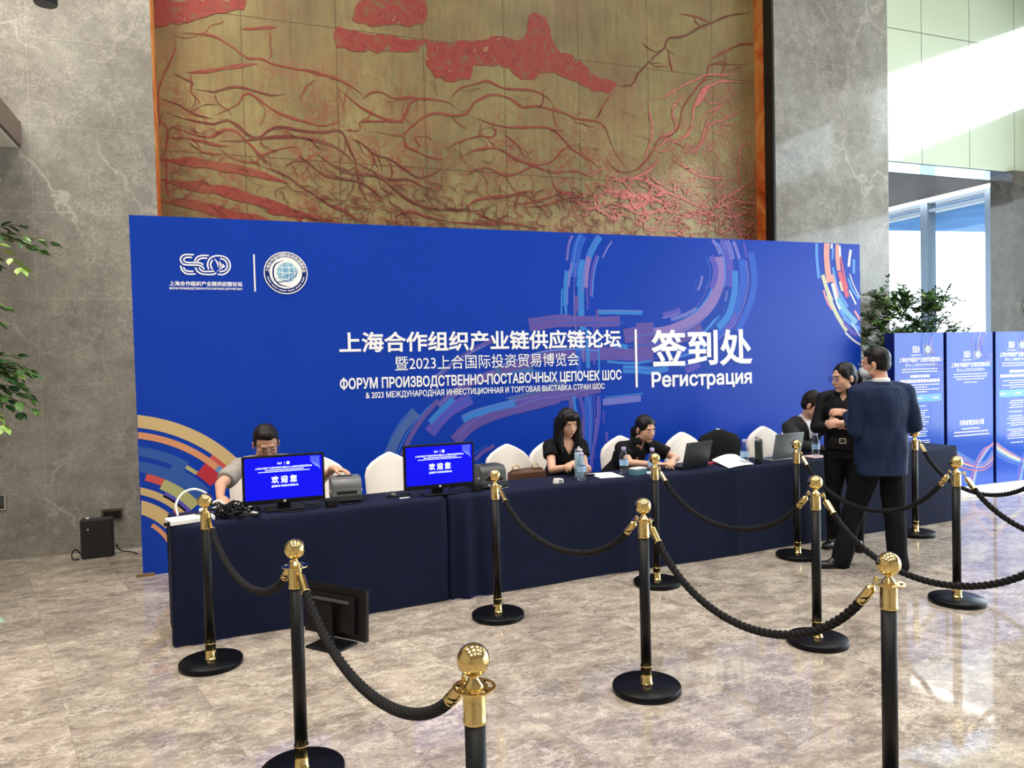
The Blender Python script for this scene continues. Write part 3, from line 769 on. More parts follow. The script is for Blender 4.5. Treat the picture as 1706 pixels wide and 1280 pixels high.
def emblem_round(mb, putl, cx, cz, r, text=True):
    put = putl(0); arc(mb, cx, cz, 0.0, r, 0, 360, put, 1); put = putl(1); arc(mb, cx, cz, 0, r*.955, 0, 360, put, PI('ring'))
    put = putl(2); arc(mb, cx, cz, 0, r*.74, 0, 360, put, 1); put = putl(3)
    arc(mb, cx+r*.06, cz+r*.03, 0, r*.47, 0, 360, put, PI('globe')); ly = 4.0
    for q in ((-.05, .15), (.22, .1), (.12, -.15)): arc(mb, cx+r*q[0], cz+r*q[1], 0, r*.13, 0, 360, putl(ly), PI('c')); ly += .8
    for k in (-.25, .05, .3): ribbon(mb, smoothpath([Vector((cx+r*(.06-.42), cz+r*k)), Vector((cx+r*.06, cz+r*(k-.06))), Vector((cx+r*.46, cz+r*k))], r*.1), r*.03, putl(ly), 1); ly += .8
    for k in (-.2, .1, .35): ribbon(mb, smoothpath([Vector((cx+r*k, cz+r*.45)), Vector((cx+r*(k+.06), cz)), Vector((cx+r*k, cz-r*.4))], r*.1), r*.03, putl(ly), 1); ly += .8
    ribbon(mb, smoothpath([Vector((cx+r*a, cz+r*c)) for a, c in ((-.05, .62), (-.5, .35), (-.56, -.2), (-.3, -.55), (.2, -.68))], r*.08), r*.07, putl(10), PI('ring'), taper=True)
    ribbon(mb, smoothpath([Vector((cx+r*a, cz+r*c)) for a, c in ((-.62, -.38), (-.2, -.42), (.3, -.25), (.62, .15))], r*.08), r*.06, putl(11), PI('grey'), taper=True)
    ribbon(mb, smoothpath([Vector((cx+r*a, cz+r*c)) for a, c in ((-.58, -.3), (-.1, -.2), (.3, -.02), (.6, .25))], r*.08), r*.035, putl(12), PI('grey'), taper=True)
    if text:
        s = '上海合作组织国际投资贸易博览会'
        for k, ch in enumerate(s):
            a = radians(172-164*k/(len(s)-1)); h = r*.17; rc = r*.845
            er = Vector((cos(a), sin(a))); et = Vector((sin(a), -cos(a)))
            letters(mb, ch, -h*.5, h*.5, -h*.5, h*.5, lambda x, z: putl(2)(*(Vector((cx, cz))+er*(rc+z)+et*x)), 1, .015)
        for k in range(40):
            a = radians(192+156*k/39)
            if k % 7 == 6: continue
            arc(mb, cx, cz, r*.82, r*.87, 192+156*k/40, 192+156*(k+.7)/40, putl(2), 1)

bd = thing('backdrop', 'wide blue printed event backdrop with white registration lettering behind the tables', 'backdrop', (BX0, BY, 0))
b = MB(); b.box((0, 0, 0), (BW, .06, BH)); b.build('panel', M_blue, bd)
b = MB()
for x in (.15, 2.0, 3.9, 5.8, 7.6):
    b.box((x-.02, .06, 0), (x+.02, .10, 2.9)); b.box((x-.02, .06, 0), (x+.02, .55, .04)); b.tube([(x, .09, 1.8), (x, .52, .04)], .015)
b.build('support_frame', mat('grey_steel', C(120, 122, 124), .4, .8), bd)
b = MB(); b.box((-.05, -.03, 0), (.09, .012, .02)); b.build('foot_plate', mat('brown_wood', C(122, 96, 62), .6, nz=.2), bd)
CL = (0.004, BW-.004, 0.004, BH-.004)
def bput(off): return lambda x, z: (min(max(x, CL[0]), CL[1]), -.0012-off*.00006, min(max(z, CL[2]), CL[3]))
b = MB()
# arcs low on the left edge, centred off the panel
cx, cz = -.2, .06
for ra, rb, a0, a1, k in ((1.200, 1.305, 42, 84, 'tan'), (1.110, 1.165, 45, 83, 'orange'), (1.110, 1.165, 66, 83, 'red'), (1.165, 1.20, 40, 50, 'red'), (.965, 1.045, 56, 80, 'steel'), (.985, 1.018, 50, 78, 'olive'), (1.018, 1.045, 57, 74, 'olive'),
                          (.835, .925, 28, 78, 'steel'), (.925, .965, 40, 62, 'steel'), (.775, .840, 62, 72, 'red'), (.745, .840, 38, 62, 'olive'), (.655, .715, 40, 74, 'tan'), (.640, .715, 36, 46, 'red'), (.500, .612, 40, 70, 'tan'), (.440, .475, 18, 52, 'orange'), (.99, 1.11, 41, 50, 'crim'), (1.11, 1.165, 36, 45, 'sky'), (.70, .745, 30, 58, 'V')):
    arc(b, cx, cz, ra, rb, a0, a1, bput(PK.index(k) % 4), PI(k))
lay = 4
for k, wmm, pts in SWIRL:
    S = smoothpath([Vector((pts[i]/1000, pts[i+1]/1000)) for i in range(0, len(pts), 2)], .04)
    lay += .12; ribbon(b, S, wmm/1000*(1.0 if k in 'soypwcrv' else 1.3), bput(lay), PI(k))
r5 = random.Random(11)
for k, wmm, pts in SWIRL[:70]:                 # thin hairlines running beside the ribbons
    if len(pts) < 6 or wmm < 20: continue
    P = [Vector((pts[i]/1000, pts[i+1]/1000)) for i in range(0, len(pts), 2)]
    d = Vector((r5.uniform(-.09, .09), r5.uniform(-.05, .05)))
    lay += .12; ribbon(b, smoothpath([q+d for q in P], .05), r5.uniform(.006, .014), bput(lay), PI(r5.choice('LBCVs')))
b.build('printed_ribbons', PM, bd)
TOP = 60
b = MB(); put = bput(TOP)
letters(b, '上海合作组织产业链供应链论坛', 1.672, 4.562, 1.826, 2.020, put, 1, .025)
letters(b, '暨2023上合国际投资贸易博览会', 2.178, 4.070, 1.655, 1.790, put, 1, .002)
letters(b, 'ФОРУМ ПРОИЗВОДСТВЕННО-ПОСТАВОЧНЫХ ЦЕПОЧЕК ШОС', 1.667, 4.556, 1.478, 1.606, put, 1, .028)
letters(b, '& 2023 МЕЖДУНАРОДНАЯ ИНВЕСТИЦИОННАЯ И ТОРГОВАЯ ВЫСТАВКА СТРАН ШОС', 1.897, 4.357, 1.397, 1.468, put, 1, .018)
b.quad(put(4.722, 1.41), put(4.748, 1.41), put(4.748, 2.02), put(4.722, 2.02), 1)
letters(b, '签到处', 4.918, 6.216, 1.610, 2.014, put, 1, .027)
letters(b, 'Регистрация', 4.914, 6.203, 1.360, 1.566, put, 1, .028)
b.build('lettering', PM, bd)
b = MB(); emblem_chain(b, put, .372, .777, 2.515, 2.692)
letters(b, '上海合作组织产业链供应链论坛', .286, .864, 2.420, 2.462, put, 1, .022)
letters(b, 'ФОРУМ ПРОИЗВОДСТВЕННО-ПОСТАВОЧНЫХ ЦЕПОЧЕК ШОС', .284, .863, 2.388, 2.410, put, 1, .03)
b.quad(put(.960, 2.378), put(.973, 2.378), put(.973, 2.702), put(.960, 2.702), 1)
emblem_round(b, lambda k: bput(TOP+k), 1.229, 2.545, .186)
b.build('emblems', PM, bd)

# ------------------------------------------------------------------ blue sign boards on the step
M_sign = mat('glossy_print_blue', C(24, 78, 186), .16, spec=.3, nz=.04, nscale=1, coat=.4)
M_sign.node_tree.nodes['Principled BSDF'].inputs['Coat Weight'].default_value = .25; M_sign.node_tree.nodes['Principled BSDF'].inputs['Coat IOR'].default_value = 1.5
M_signside = mat('deep_blue_edge', C(12, 24, 92), .4)  # side blue painted darker, standing in for shade on the board's side
PS = [M_sign]+PM[1:]
SW_, SH, SY, SD = .775, 1.865, 6.635, .13
def bars(mb, put, x0, x1, z, h, rr):
    x = x0
    while x < x1-.01:
        l = rr.uniform(.012, .05); mb.quad(put(x, z-h/2), put(min(x1, x+l), z-h/2), put(min(x1, x+l), z+h/2), put(x, z+h/2), 1); x += l+.007
def sign(k, x, label):
    s = thing('sign_board', label, 'sign', (x, SY, .068), 0, 'blue sign boards on the white step')
    b = MB(); b.box((0, 0, 0), (SW_, SD, SH), 1)
    b.box((.004, -.004, .004), (SW_-.004, 0, SH-.004), 0); b.build('panel', [M_sign, M_signside], s)
    def put0(off): return lambda u, v: (min(max(u, .004), SW_-.004), -.0045-off*.0002, min(max(v, .004), SH-.004))
    rr = random.Random(50+k); b = MB(); W = SW_
    sh = {0: 0, 1: .075, 2: -.03}[k]; lx = .43 if k < 2 else .36
    for i in range(26):                           # ring of thin arcs at the top corner
        r = rr.uniform(.13, .30); a = rr.uniform(90, 250)
        arc(b, W*.93, SH-.14, r, r+rr.uniform(.004, .016), a, a+rr.uniform(40, 110), put0(1+i*.1), PI(rr.choice('LVCPBo')))
    for i in range(30):                           # ribbons rising from the lower edge
        o = rr.uniform(-.10, .10); wd = rr.uniform(.006, .026)
        P = [Vector((-.02, .44+o)), Vector((W*.35, .30+o*.8)), Vector((W*.75, .22+o*.5)), Vector((W*1.05, .36+o))] if i % 2 else [Vector((W*.5+o*.5, .0)), Vector((W*.62+o*.5, .25)), Vector((W*.86+o*.5, .45)), Vector((W*1.05, .48+o*.4))]
        ribbon(b, smoothpath(P, .05), wd, put0(1+i*.1), PI(rr.choice('oyLCrscB')))
    b.build('printed_ribbons', PS, s)
    b = MB(); put = put0(9)
    emblem_chain(b, put, W*(lx-.07), W*(lx+.07), SH-.235+.0-sh, SH-.155-sh)
    bars(b, put, W*(lx-.10), W*(lx+.10), SH-.262-sh, .01, rr)
    b.quad(put(W*(lx+.15)-.002, SH-.27-sh), put(W*(lx+.15)+.002, SH-.27-sh), put(W*(lx+.15)+.002, SH-.15-sh), put(W*(lx+.15)-.002, SH-.15-sh), 1)
    emblem_round(b, lambda q: put0(9+q*.5), W*(lx+.24), SH-.20-sh, .055, False)
    b.build('emblems', PS, s)
    b = MB()
    letters(b, '上海合作组织产业链供应链论坛', W*.09, W*.93, SH-.345-sh*1.05, SH-.285-sh*1.05, put, 1, .02)
    letters(b, '暨2023上合国际投资贸易博览会', W*.21, W*.81, SH-.395-sh*1.05, SH-.36-sh*1.05, put, 1, .0)
    z = SH-.425-sh*1.1
    for q, (a, c) in enumerate(((.15, .87), (.14, .86), (.2, .8))[:2 if k != 1 else 3]): bars(b, put, W*a, W*c, z-q*.03, .011, rr)
    if k == 1:
        bars(b, put, W*.36, W*.64, z-.10, .010, rr)
        letters(b, '扫码查看活动日程', W*.26, W*.79, SH-1.125, SH-1.06, put, 1, .025)
        for q, (a, c) in enumerate(((.31, .69), (.15, .88), (.14, .90))): bars(b, put, W*a, W*c, SH-1.165-q*.04, .014, rr)
    else:
        bars(b, put, W*.31, W*.70, SH-.51-sh*.5, .032, rr); bars(b, put, W*.10, W*.92, SH-.565-sh*.5, .036, rr)
        for q, (a, c) in enumerate(((.16, .9), (.3, .66), (.14, .9), (.32, .66))): bars(b, put, W*a, W*c, SH-.61-q*.028, .010, rr)
        b.quad(put(W*.07, SH-.81), put(W*.94, SH-.81), put(W*.94, SH-.725), put(W*.07, SH-.725), PI('c'))
        for q in (.17, .5, .83): bars(b, put0(10), W*(q-.07), W*(q+.07), SH-.768, .016, rr)
        for q in (.06, .20, .72, .94): b.quad(put(W*q-.0015, .45), put(W*q+.0015, .45), put(W*q+.0015, SH-.82), put(W*q-.0015, SH-.82), PI('s'))
        z = SH-.86
        while z > .47:
            bars(b, put, W*.24+rr.uniform(0, .08), W*.70-rr.uniform(0, .08), z, .010, rr); z -= rr.choice((.026, .026, .03, .055))
    b.build('lettering', PS, s)
sign(0, 7.222, 'blue sign board nearest the marble wall, its foot hidden behind the tablecloth')
sign(1, 8.042, 'blue sign board with few lines and an empty middle, between two boards full of text')
sign(2, 8.862, 'blue sign board with text columns, farthest from the backdrop')
# round badge on the dark column
bs = thing('round_sign', 'round white and blue sign fixed to the dark marble column', 'sign', (11.62, 8.098, 2.36))
b = MB(); b.lathe([(.19, 0), (.2, .004), (.2, .018), (.19, .02)], 32, 0, Matrix.Rotation(radians(90), 4, 'X')); b.build('disc', M_white, bs)
b = MB(); a0 = [(.18*cos(radians(a)), .18*sin(radians(a))) for a in range(185, 356, 10)]; b.add([(x, -.0215, z) for x, z in a0], [tuple(range(len(a0)))], 0)
letters(b, 'S', -.15, -.08, .02, .12, lambda x, z: (x, -.0215, z), 1, .02); b.build('print', [pmat('print_mid_blue', (40, 80, 200)), M_dark], bs)
# ------------------------------------------------------------------ tables and what stands on them
M_navy = mat('navy_cloth', C(9, 18, 46), .72, spec=.2, nz=.15, nscale=14, bump=.1, bscale=220)
M_blackp = mat('black_plastic', C(16, 16, 18), .38, spec=.22, nz=.08, nscale=30)
M_black2 = mat('matt_black_metal', C(20, 21, 23), .5, .2)
M_whitep = mat('white_plastic', C(232, 232, 228), .4)
M_chrome = mat('bright_steel', C(210, 210, 208), .18, 1.0)
TOPZ = .75
def cloth(name, x0, y0, x1, y1, depth, label, seed, folds):
    """draped cloth: front edge from (x0,y0) to (x1,y1), local x along the front."""
    L = sqrt((x1-x0)**2+(y1-y0)**2); a = atan2(y1-y0, x1-x0)
    rr = random.Random(seed); b = MB()
    P = []                                   # perimeter, counter-clockwise from front left
    step = .03
    def seg(ax, ay, bx, by):
        n = max(2, int(sqrt((bx-ax)**2+(by-ay)**2)/step))
        nx, ny = (by-ay), -(bx-ax); l = sqrt(nx*nx+ny*ny)
        for i in range(n): P.append((ax+(bx-ax)*i/n, ay+(by-ay)*i/n, nx/l, ny/l))
    seg(0, 0, L, 0); seg(L, 0, L, depth); seg(L, depth, 0, depth); seg(0, depth, 0, 0)
    n = len(P); ph = [rr.uniform(0, 6.28) for _ in range(6)]
    fr = [rr.uniform(1.6, 2.6), rr.uniform(3.4, 5), rr.uniform(7, 10)]
    zs = [1.0, .985, .96, .9, .8, .65, .5, .35, .2, .1, .04, 0.0]
    vs_ = []
    for j, t in enumerate(zs):
        z = .006+(TOPZ-.006)*t
        for i, (x, y, nx, ny) in enumerate(P):
            s = x+y*1.3
            d = (1-t)**.8
            o = .010*d*sin(fr[0]*s+ph[0])+.007*d*sin(fr[1]*s+ph[1]+t*1.2)+.004*d*sin(fr[2]*s+ph[2]-t*2)+(.022 if abs(y) < 1e-6 else .004)*d
            for fx, fw, fa in folds:
                if abs(y) < 1e-6: o += fa*d**.6*math.exp(-((x-fx)/fw)**2)
            o += {0: -.012, 1: -.003}.get(j, 0)
            zz = .63+(TOPZ-.63)*t if y > depth*.98 else z     # the back only hangs a hand's breadth
            vs_.append((x+nx*o, y+ny*o, zz))
    fs = [(j*n+i, (j+1)*n+i, (j+1)*n+(i+1) % n, j*n+(i+1) % n) for j in range(len(zs)-1) for i in range(n)]
    b.add(vs_, fs, 0, True)
    b.add([v for v in vs_[:n]], [tuple(range(n))], 0, False)
    o = b.build(name, M_navy, None, (x0, y0, 0), rot=(0, 0, a)); tag(o, label, 'tablecloth')
    return a, L
aT1, LT1 = cloth('tablecloth', -.335, 5.125, 1.47, 5.282, .47, 'navy tablecloth under the two monitors and printers, nearest the left end of the backdrop', 3, [(.15, .05, .02), (1.0, .2, .01)])
aT2, LT2 = cloth('tablecloth', 1.495, 5.291, 6.925, 5.60, .47, 'long navy tablecloth under the laptops and water bottles, running to the sign boards', 8, [(.04, .03, -.04), (.12, .03, .025), (.2, .035, -.03), (.32, .05, .02), (1.5, .06, .012), (2.6, .05, .015), (3.4, .07, .012), (4.5, .05, .014)])
def table(x, y, a, L, label):
    t = thing('folding_table', label, 'table', (x, y, 0), a, 'folding tables under the navy cloths')
    b = MB(); b.box((.02, .03, .715), (L-.02, .44, .738)); b.build('tabletop', mat('table_laminate', C(190, 180, 165), .5), t)
    for lx in (.12, L-.12):
        for ly in (.07, .40):
            b = MB(); b.tube([(lx, ly, .003), (lx, ly, .714)], .014); b.build('leg', M_black2, t)
table(-.335, 5.125, aT1, LT1, 'folding table hidden under the navy tablecloth with the two monitors')
for k in range(3):
    l = LT2/3; table(1.495+cos(aT2)*l*k, 5.291+sin(aT2)*l*k, aT2, l, 'folding table hidden under the long navy tablecloth')

# banquet chairs with white covers
M_cover = mat('white_stretch_cover', C(236, 230, 222), .75, nz=.03, nscale=6, bump=.08, bscale=90, sheen=.2)
def make_chair(label):
    t = thing('banquet_chair', label, 'chair', (0, 0, 0), 0, 'white covered banquet chairs behind the tables')
    b = MB()                                  # back: crowned outline swept through its thickness
    half = [(0, .972), (.015, .970), (.085, .938), (.155, .893), (.195, .850), (.212, .79), (.208, .70), (.202, .60), (.197, .5), (.194, .40)]
    out = [(x, z) for x, z in half] + [(-x, z) for x, z in reversed(half[1:])]
    n = len(out); c = (0, .68); rows = []
    for sx_, yy in ((.90, -.036), (.97, -.030), (1.0, -.015), (1.0, .015), (.97, .030), (.90, .036)):
        rows += [((x-c[0])*sx_+c[0], yy+.07*(z-.45)*.9-.02*(1-(x/.21)**2)*0, (z-c[1])*(.5+.5*sx_)+c[1]) for x, z in out]
    fs = [(j*n+i, j*n+(i+1) % n, (j+1)*n+(i+1) % n, (j+1)*n+i) for j in range(5) for i in range(n)]
    b.add(rows, fs+[tuple(reversed(range(n))), tuple(range(5*n, 6*n))], 0, True)
    b.build('back_cover', M_cover, t, (0, .20, 0))
    b = MB(); b.box((-.215, -.22, .40), (.215, .215, .475)); b.build('seat_cover', M_cover, t, bevel=.03)
    b = MB()
    zs = [.41, .3, .15, .02]; P = []
    for i, z in enumerate(zs):
        k = 1.0-.02*sin(pi*i/3)
        for q in range(32):
            an = 2*pi*q/32; m_ = 1/max(abs(cos(an)), abs(sin(an))); pin = 1-.10*(i/3)*(abs(sin(2*an)) < .55)
            P.append((.212*k*cos(an)*m_*pin, -.003+.212*k*sin(an)*m_*pin, z))
    b.add(P, [(i*32+q, i*32+(q+1) % 32, (i+1)*32+(q+1) % 32, (i+1)*32+q) for i in range(3) for q in range(32)], 0, True)
    b.build('skirt_cover', M_cover, t)
    for sx_ in (-1, 1):
        for sy in (-1, 1):
            b = MB(); b.tube([(sx_*.185, sy*.185, .003), (sx_*.185, sy*.185, .40)], .013); b.build('leg', M_black2, t)
    return t
ch0 = make_chair('white covered chair behind the man in the grey shirt')
chairs = [(.22, 6.17, -.04, None), (.715, 6.22, -.05, 'empty white covered chair behind the first grey label printer'), (1.305, 6.18, .03, 'empty white covered chair just to the left of the second monitor'), (2.37, 6.20, -.02, 'empty white covered chair behind the second printer, with the brown bag before it'),
          (2.835, 6.27, .10, 'white covered chair behind the long-haired woman'), (3.56, 6.28, -.06, 'white covered chair behind the woman with the ponytail'),
          (4.25, 6.23, .05, 'empty white covered chair partly hidden by the black open laptop'), (4.72, 6.31, -.03, 'white covered chair with the black jacket over its back'),
          (5.27, 6.28, .02, 'empty white covered chair between the black jacket and the man in the dark suit'), (5.80, 6.40, .0, 'white covered chair under the seated man in the dark suit')]
for k, (x, y, rz, lb) in enumerate(chairs):
    c = ch0 if k == 0 else copy_tree(ch0)
    c.location = (x, y, 0); c.rotation_euler = (0, 0, rz)
    if lb: c['label'] = lb
# black jacket over one chair back
b = MB(); rr = random.Random(2); n = 36; rows = []
for j in range(9):
    t_ = j/8; z = .968-.46*t_
    for i in range(n):
        an = 2*pi*i/n; wx = .03+.225*min(1, (t_*5.2)**.62); wy = .045+.045*min(1, t_*3)
        fold = 1+.05*sin(5*an+1+t_*2)*t_+.035*sin(11*an)*t_
        rows.append((wx*cos(an)*fold, .20+.025*(1-t_)+wy*sin(an)*fold, z+.006*sin(7*an)*t_))
b.add(rows, [(j*n+i, (j+1)*n+i, (j+1)*n+(i+1) % n, j*n+(i+1) % n) for j in range(8) for i in range(n)]+[tuple(range(n))], 0, True)
o = b.build('jacket', mat('black_wool', C(16, 16, 18), .85, spec=.2, nz=.2, nscale=12, bump=.3, bscale=30), None, (4.72, 6.31, 0), rot=(0, 0, -.03))
tag(o, 'black jacket hung over the back of a white chair beside the black laptop', 'jacket')

# monitors
M_screen = emit_mat('blue_screen', (0.002, 0.003, 1.0), .95, .25)
M_screen.node_tree.nodes['Principled BSDF'].inputs['Base Color'].default_value = (.004, .004, .02, 1); M_screen.node_tree.nodes['Principled BSDF'].inputs['Specular IOR Level'].default_value = .12
M_scrw = emit_mat('white_screen_text', (.75, .85, 1.0), 1.0, .3)
def monitor(loc, rz, label, group=None, on=True, tilt=0.0, W=.535, H=.325):
    t = thing('monitor', label, 'monitor', loc, rz, group)
    Mt = T(0, 0, .05) @ Matrix.Rotation(tilt, 4, 'X')
    b = MB(); b.box((-W/2, 0, 0), (W/2, .028, H), 0, Mt); b.box((-W*.36, .028, .04), (W*.36, .05, H-.05), 0, Mt); b.box((-W*.28, .05, H-.09), (W*.30, .062, H-.075), 1, Mt)
    if not on:
        for k in range(9): b.box((-.10+k*.022, .0501, .052), (-.088+k*.022, .0505, .06), 2, Mt)
        b.box((-.05, .0501, .19), (.04, .0506, .197), 2, Mt)
    b.build('casing', [M_blackp, mat('dark_grey_plastic', C(70, 71, 74), .35), M_black2], t, bevel=.004)
    b = MB(); b.box((-W/2+.016, -.0015, .030), (W/2-.016, .002, H-.014), 0, Mt)
    sc_ = b.build('screen', M_screen if on else mat('dark_glass', C(8, 9, 11), .08), t)
    if on:
        def put(x, z): return Mt @ Vector((x, -.0026, z))
        b = MB(); rr = random.Random(5); cz = H-.014
        emblem_chain(b, put, -.042, -.012, cz-.048, cz-.034, 0); b.quad(put(.004, cz-.052), put(.0055, cz-.052), put(.0055, cz-.031), put(.004, cz-.031), 0)
        b.add([put(.028+.011*cos(2*pi*k/20), cz-.041+.011*sin(2*pi*k/20)) for k in range(20)], [tuple(range(20))], 0)
        letters(b, '上海合作组织产业链供应链论坛暨2023上合国际投资贸易博览会', -.185, .185, cz-.076, cz-.062, put, 0, .012)
        def br(x0, x1, z, h):
            x = x0
            while x < x1: l = rr.uniform(.005, .018); b.quad(put(x, z), put(min(x+l, x1), z), put(min(x+l, x1), z+h), put(x, z+h), 0); x += l+.003
        br(-.12, .13, cz-.087, .005); br(-.165, .17, cz-.098, .005)
        letters(b, '欢 迎 您', -.083, .083, cz-.175, cz-.125, put, 0, .03)
        letters(b, 'ДОБРО ПОЖАЛОВАТЬ', -.083, .092, cz-.202, cz-.186, put, 0, .035)
        b.build('lettering', M_scrw, sc_)
        b = MB(); M_ln = emit_mat('screen_line_blue', (.22, .36, 1.0), .8) if 'screen_line_blue' not in MATS else MATS['screen_line_blue']
        for k in range(7):
            x = .178+k*.009
            ribbon(b, [Vector((x, cz-.006)), Vector((x, cz-.04-.004*k)), Vector((min(x+.03, .236), cz-.075-.004*k))], .0022, lambda x_, z: put(x_, z) - Vector((0, .0002, 0)))
        b.build('screen_graphic', M_ln, sc_)
        b = MB(); b.lathe([(.0085, 0), (.0085, .0012)], 20, 0, Mt @ T(0, -.0001, .015) @ Matrix.Rotation(radians(90), 4, 'X')); lg = b.build('badge', M_whitep, t)
        b = MB(); letters(b, 'hp', -.005, .005, .0105, .0195, lambda x, z: Mt @ Vector((x, -.0016, z)), 0, .0); b.build('badge_lettering', mat('badge_blue', C(60, 120, 190), .4), lg)
    b = MB(); b.prism([(-.045, .0), (.045, .0), (.032, .25), (-.032, .25)], .062, .078, 0, 'y', T(0, .012, 0) @ Matrix.Rotation(tilt*.6, 4, 'X')); b.build('stand_neck', M_blackp, t, bevel=.003)
    b = MB(); b.box((-.125, -.045, .0), (.125, .155, .014)); b.build('stand_base', M_blackp, t, bevel=.006)
    return t
monitor((.363, 5.335, TOPZ), .012, 'black monitor with blue welcome screen in front of the man in the grey shirt', 'monitors showing the welcome screen')
monitor((1.463, 5.395, TOPZ), .02, 'black monitor with blue welcome screen at the seam between the two tablecloths', 'monitors showing the welcome screen')
monitor((.610, 4.76, 0), radians(129), 'black monitor seen from behind, standing on the marble floor against the tablecloth', None, False, .05, .50, .31)

# label printers
M_prn = mat('grey_printer_shell', C(98, 101, 103), .38, nz=.05, nscale=20)
M_prd = mat('dark_printer_shell', C(62, 65, 66), .42, nz=.05, nscale=20)
def printer(loc, rz, label, shell):
    t = thing('label_printer', label, 'printer', loc, rz, 'label printers beside the monitors')
    prof = [(-.12, .005), (-.125, .06), (-.119, .072)]+[(-.05-.068*cos(radians(a)), .105+.067*sin(radians(a))) for a in range(5, 90, 8)]+[(-.02, .1725), (.05, .1725)]+[(.06+.07*sin(radians(a)), .1025+.07*cos(radians(a))) for a in range(5, 90, 8)]+[(.13, .08), (.13, .005)]
    b = MB(); b.prism(prof, -.105, .105, 0, 'x'); bd_ = b.build('body', shell, t, bevel=.008); bd_.modifiers['edge'].angle_limit = radians(50)
    for p_ in bd_.data.polygons: p_.use_smooth = len(p_.vertices) == 4
    b = MB(); b.prism([(-.128, .008), (-.132, .058), (.05, .06), (.05, .008)], -.108, .108, 0, 'x'); b.build('lower_shell', M_prd, t, bevel=.008)
    b = MB(); b.box((-.07, -.128, .064), (.07, -.112, .082)); b.build('label_slot', M_black2, t)
    b = MB(); b.box((-.06, -.03, .1715), (.05, .03, .1755)); b.build('control_panel', M_black2, t, bevel=.002)
    for s_ in (-1, 1):
        b = MB(); b.box((s_*.107-.006, -.085, .072), (s_*.107+.006, -.06, .086)); b.build('latch', M_whitep, t, bevel=.003)
    return t
printer((.795, 5.53, TOPZ), -.05, 'grey label printer under the hand of the man in the grey shirt', M_prn)
printer((1.90, 5.58, TOPZ), .05, 'dark grey label printer to the right of the second monitor', M_prd)
def adaptor(loc, rz, label, s=(.075, .055, .05)):
    o = MB().box((-s[0]/2, -s[1]/2, 0), (s[0]/2, s[1]/2, s[2])).build('power_adaptor', M_blackp, None, loc, .004, (0, 0, rz)); tag(o, label, 'adaptor', 'power adaptors by the monitors')
adaptor((.665, 5.29, TOPZ), .1, 'black power adaptor between the first monitor and its printer')
adaptor((1.75, 5.41, TOPZ), .1, 'black power adaptor between the second monitor and its printer')
def cord(label, pts, r, m, name='cable', cat='cable', group=None, n=7):
    P = [Vector(q) for q in pts]; Q = [P[0]*2-P[1]]+P+[P[-1]*2-P[-2]]; out = []
    for i in range(1, len(Q)-2):
        a, b_, c, d = Q[i-1:i+3]
        for k in range(8):
            t_ = k/8; out.append(.5*((2*b_)+(c-a)*t_+(2*a-5*b_+4*c-d)*t_*t_+(3*b_-a-3*c+d)*t_**3))
    out.append(P[-1]); o = MB().tube(out, r, n).build(name, m); return tag(o, label, cat, group)
z = TOPZ
cord('thin black cable trailing from the first monitor to its printer', [(.45, 5.47, z+.03), (.55, 5.40, z+.008), (.62, 5.42, z+.03), (.70, 5.40, z+.008), (.78, 5.33, z+.006), (.88, 5.36, z+.008), (.92, 5.50, z+.03)], .004, M_blackp)
cord('thin black cable curled on the cloth in front of the first monitor', [(.25, 5.42, z+.01), (.34, 5.25, z+.006), (.44, 5.22, z+.006), (.56, 5.30, z+.006), (.60, 5.44, z+.006)], .004, M_blackp)
cord('thin black cable looping between the second monitor and its printer', [(1.56, 5.52, z+.02), (1.64, 5.44, z+.05), (1.72, 5.49, z+.02), (1.80, 5.44, z+.006), (1.70, 5.55, z+.03), (1.60, 5.60, z+.01)], .004, M_blackp)
cord('short grey cable lying in front of the second printer', [(1.86, 5.42, z+.005), (1.92, 5.40, z+.005), (2.0, 5.43, z+.006), (2.02, 5.50, z+.006)], .004, mat('grey_cable', C(120, 120, 122), .5))
# tangled heap of leads beside the power strip
rr = random.Random(21); b = MB()
for k in range(26):
    c = Vector((rr.gauss(.03, .07), rr.gauss(5.33, .08), 0)); pts = []
    a = rr.uniform(0, 6.28); rad = rr.uniform(.03, .075); h = rr.uniform(.012, .085)*max(.25, 1-((c.x-.0)/.17)**2)
    for i in range(22):
        a += rr.uniform(.3, .7); pts.append((min(max(c.x+cos(a)*rad*(1+.3*sin(i)), -.17), .2), min(max(c.y+sin(a)*rad, 5.165), 5.52), z+.008+h*(.55+.45*sin(i*.8+k))))
    b.tube(pts, rr.choice((.004, .005, .006)), 6, 0 if k % 9 else 1)
for k in range(9):
    q = (rr.gauss(.04, .08), rr.gauss(5.3, .06)); M4 = T(max(-.1, min(.16, q[0])), max(5.2, min(5.45, q[1])), z+rr.uniform(.01, .06)) @ RotZ(rr.uniform(0, 3)) @ Matrix.Rotation(rr.uniform(-.4, .4), 4, 'X')
    b.box((-.022, -.012, -.008), (.022, .012, .014), 1 if k % 4 == 0 else 0, M4)
o = b.build('cable_heap', [M_blackp, M_whitep]); tag(o, 'tangled heap of black leads and plugs on the cloth beside the white power strip', 'cables', None, 'stuff')
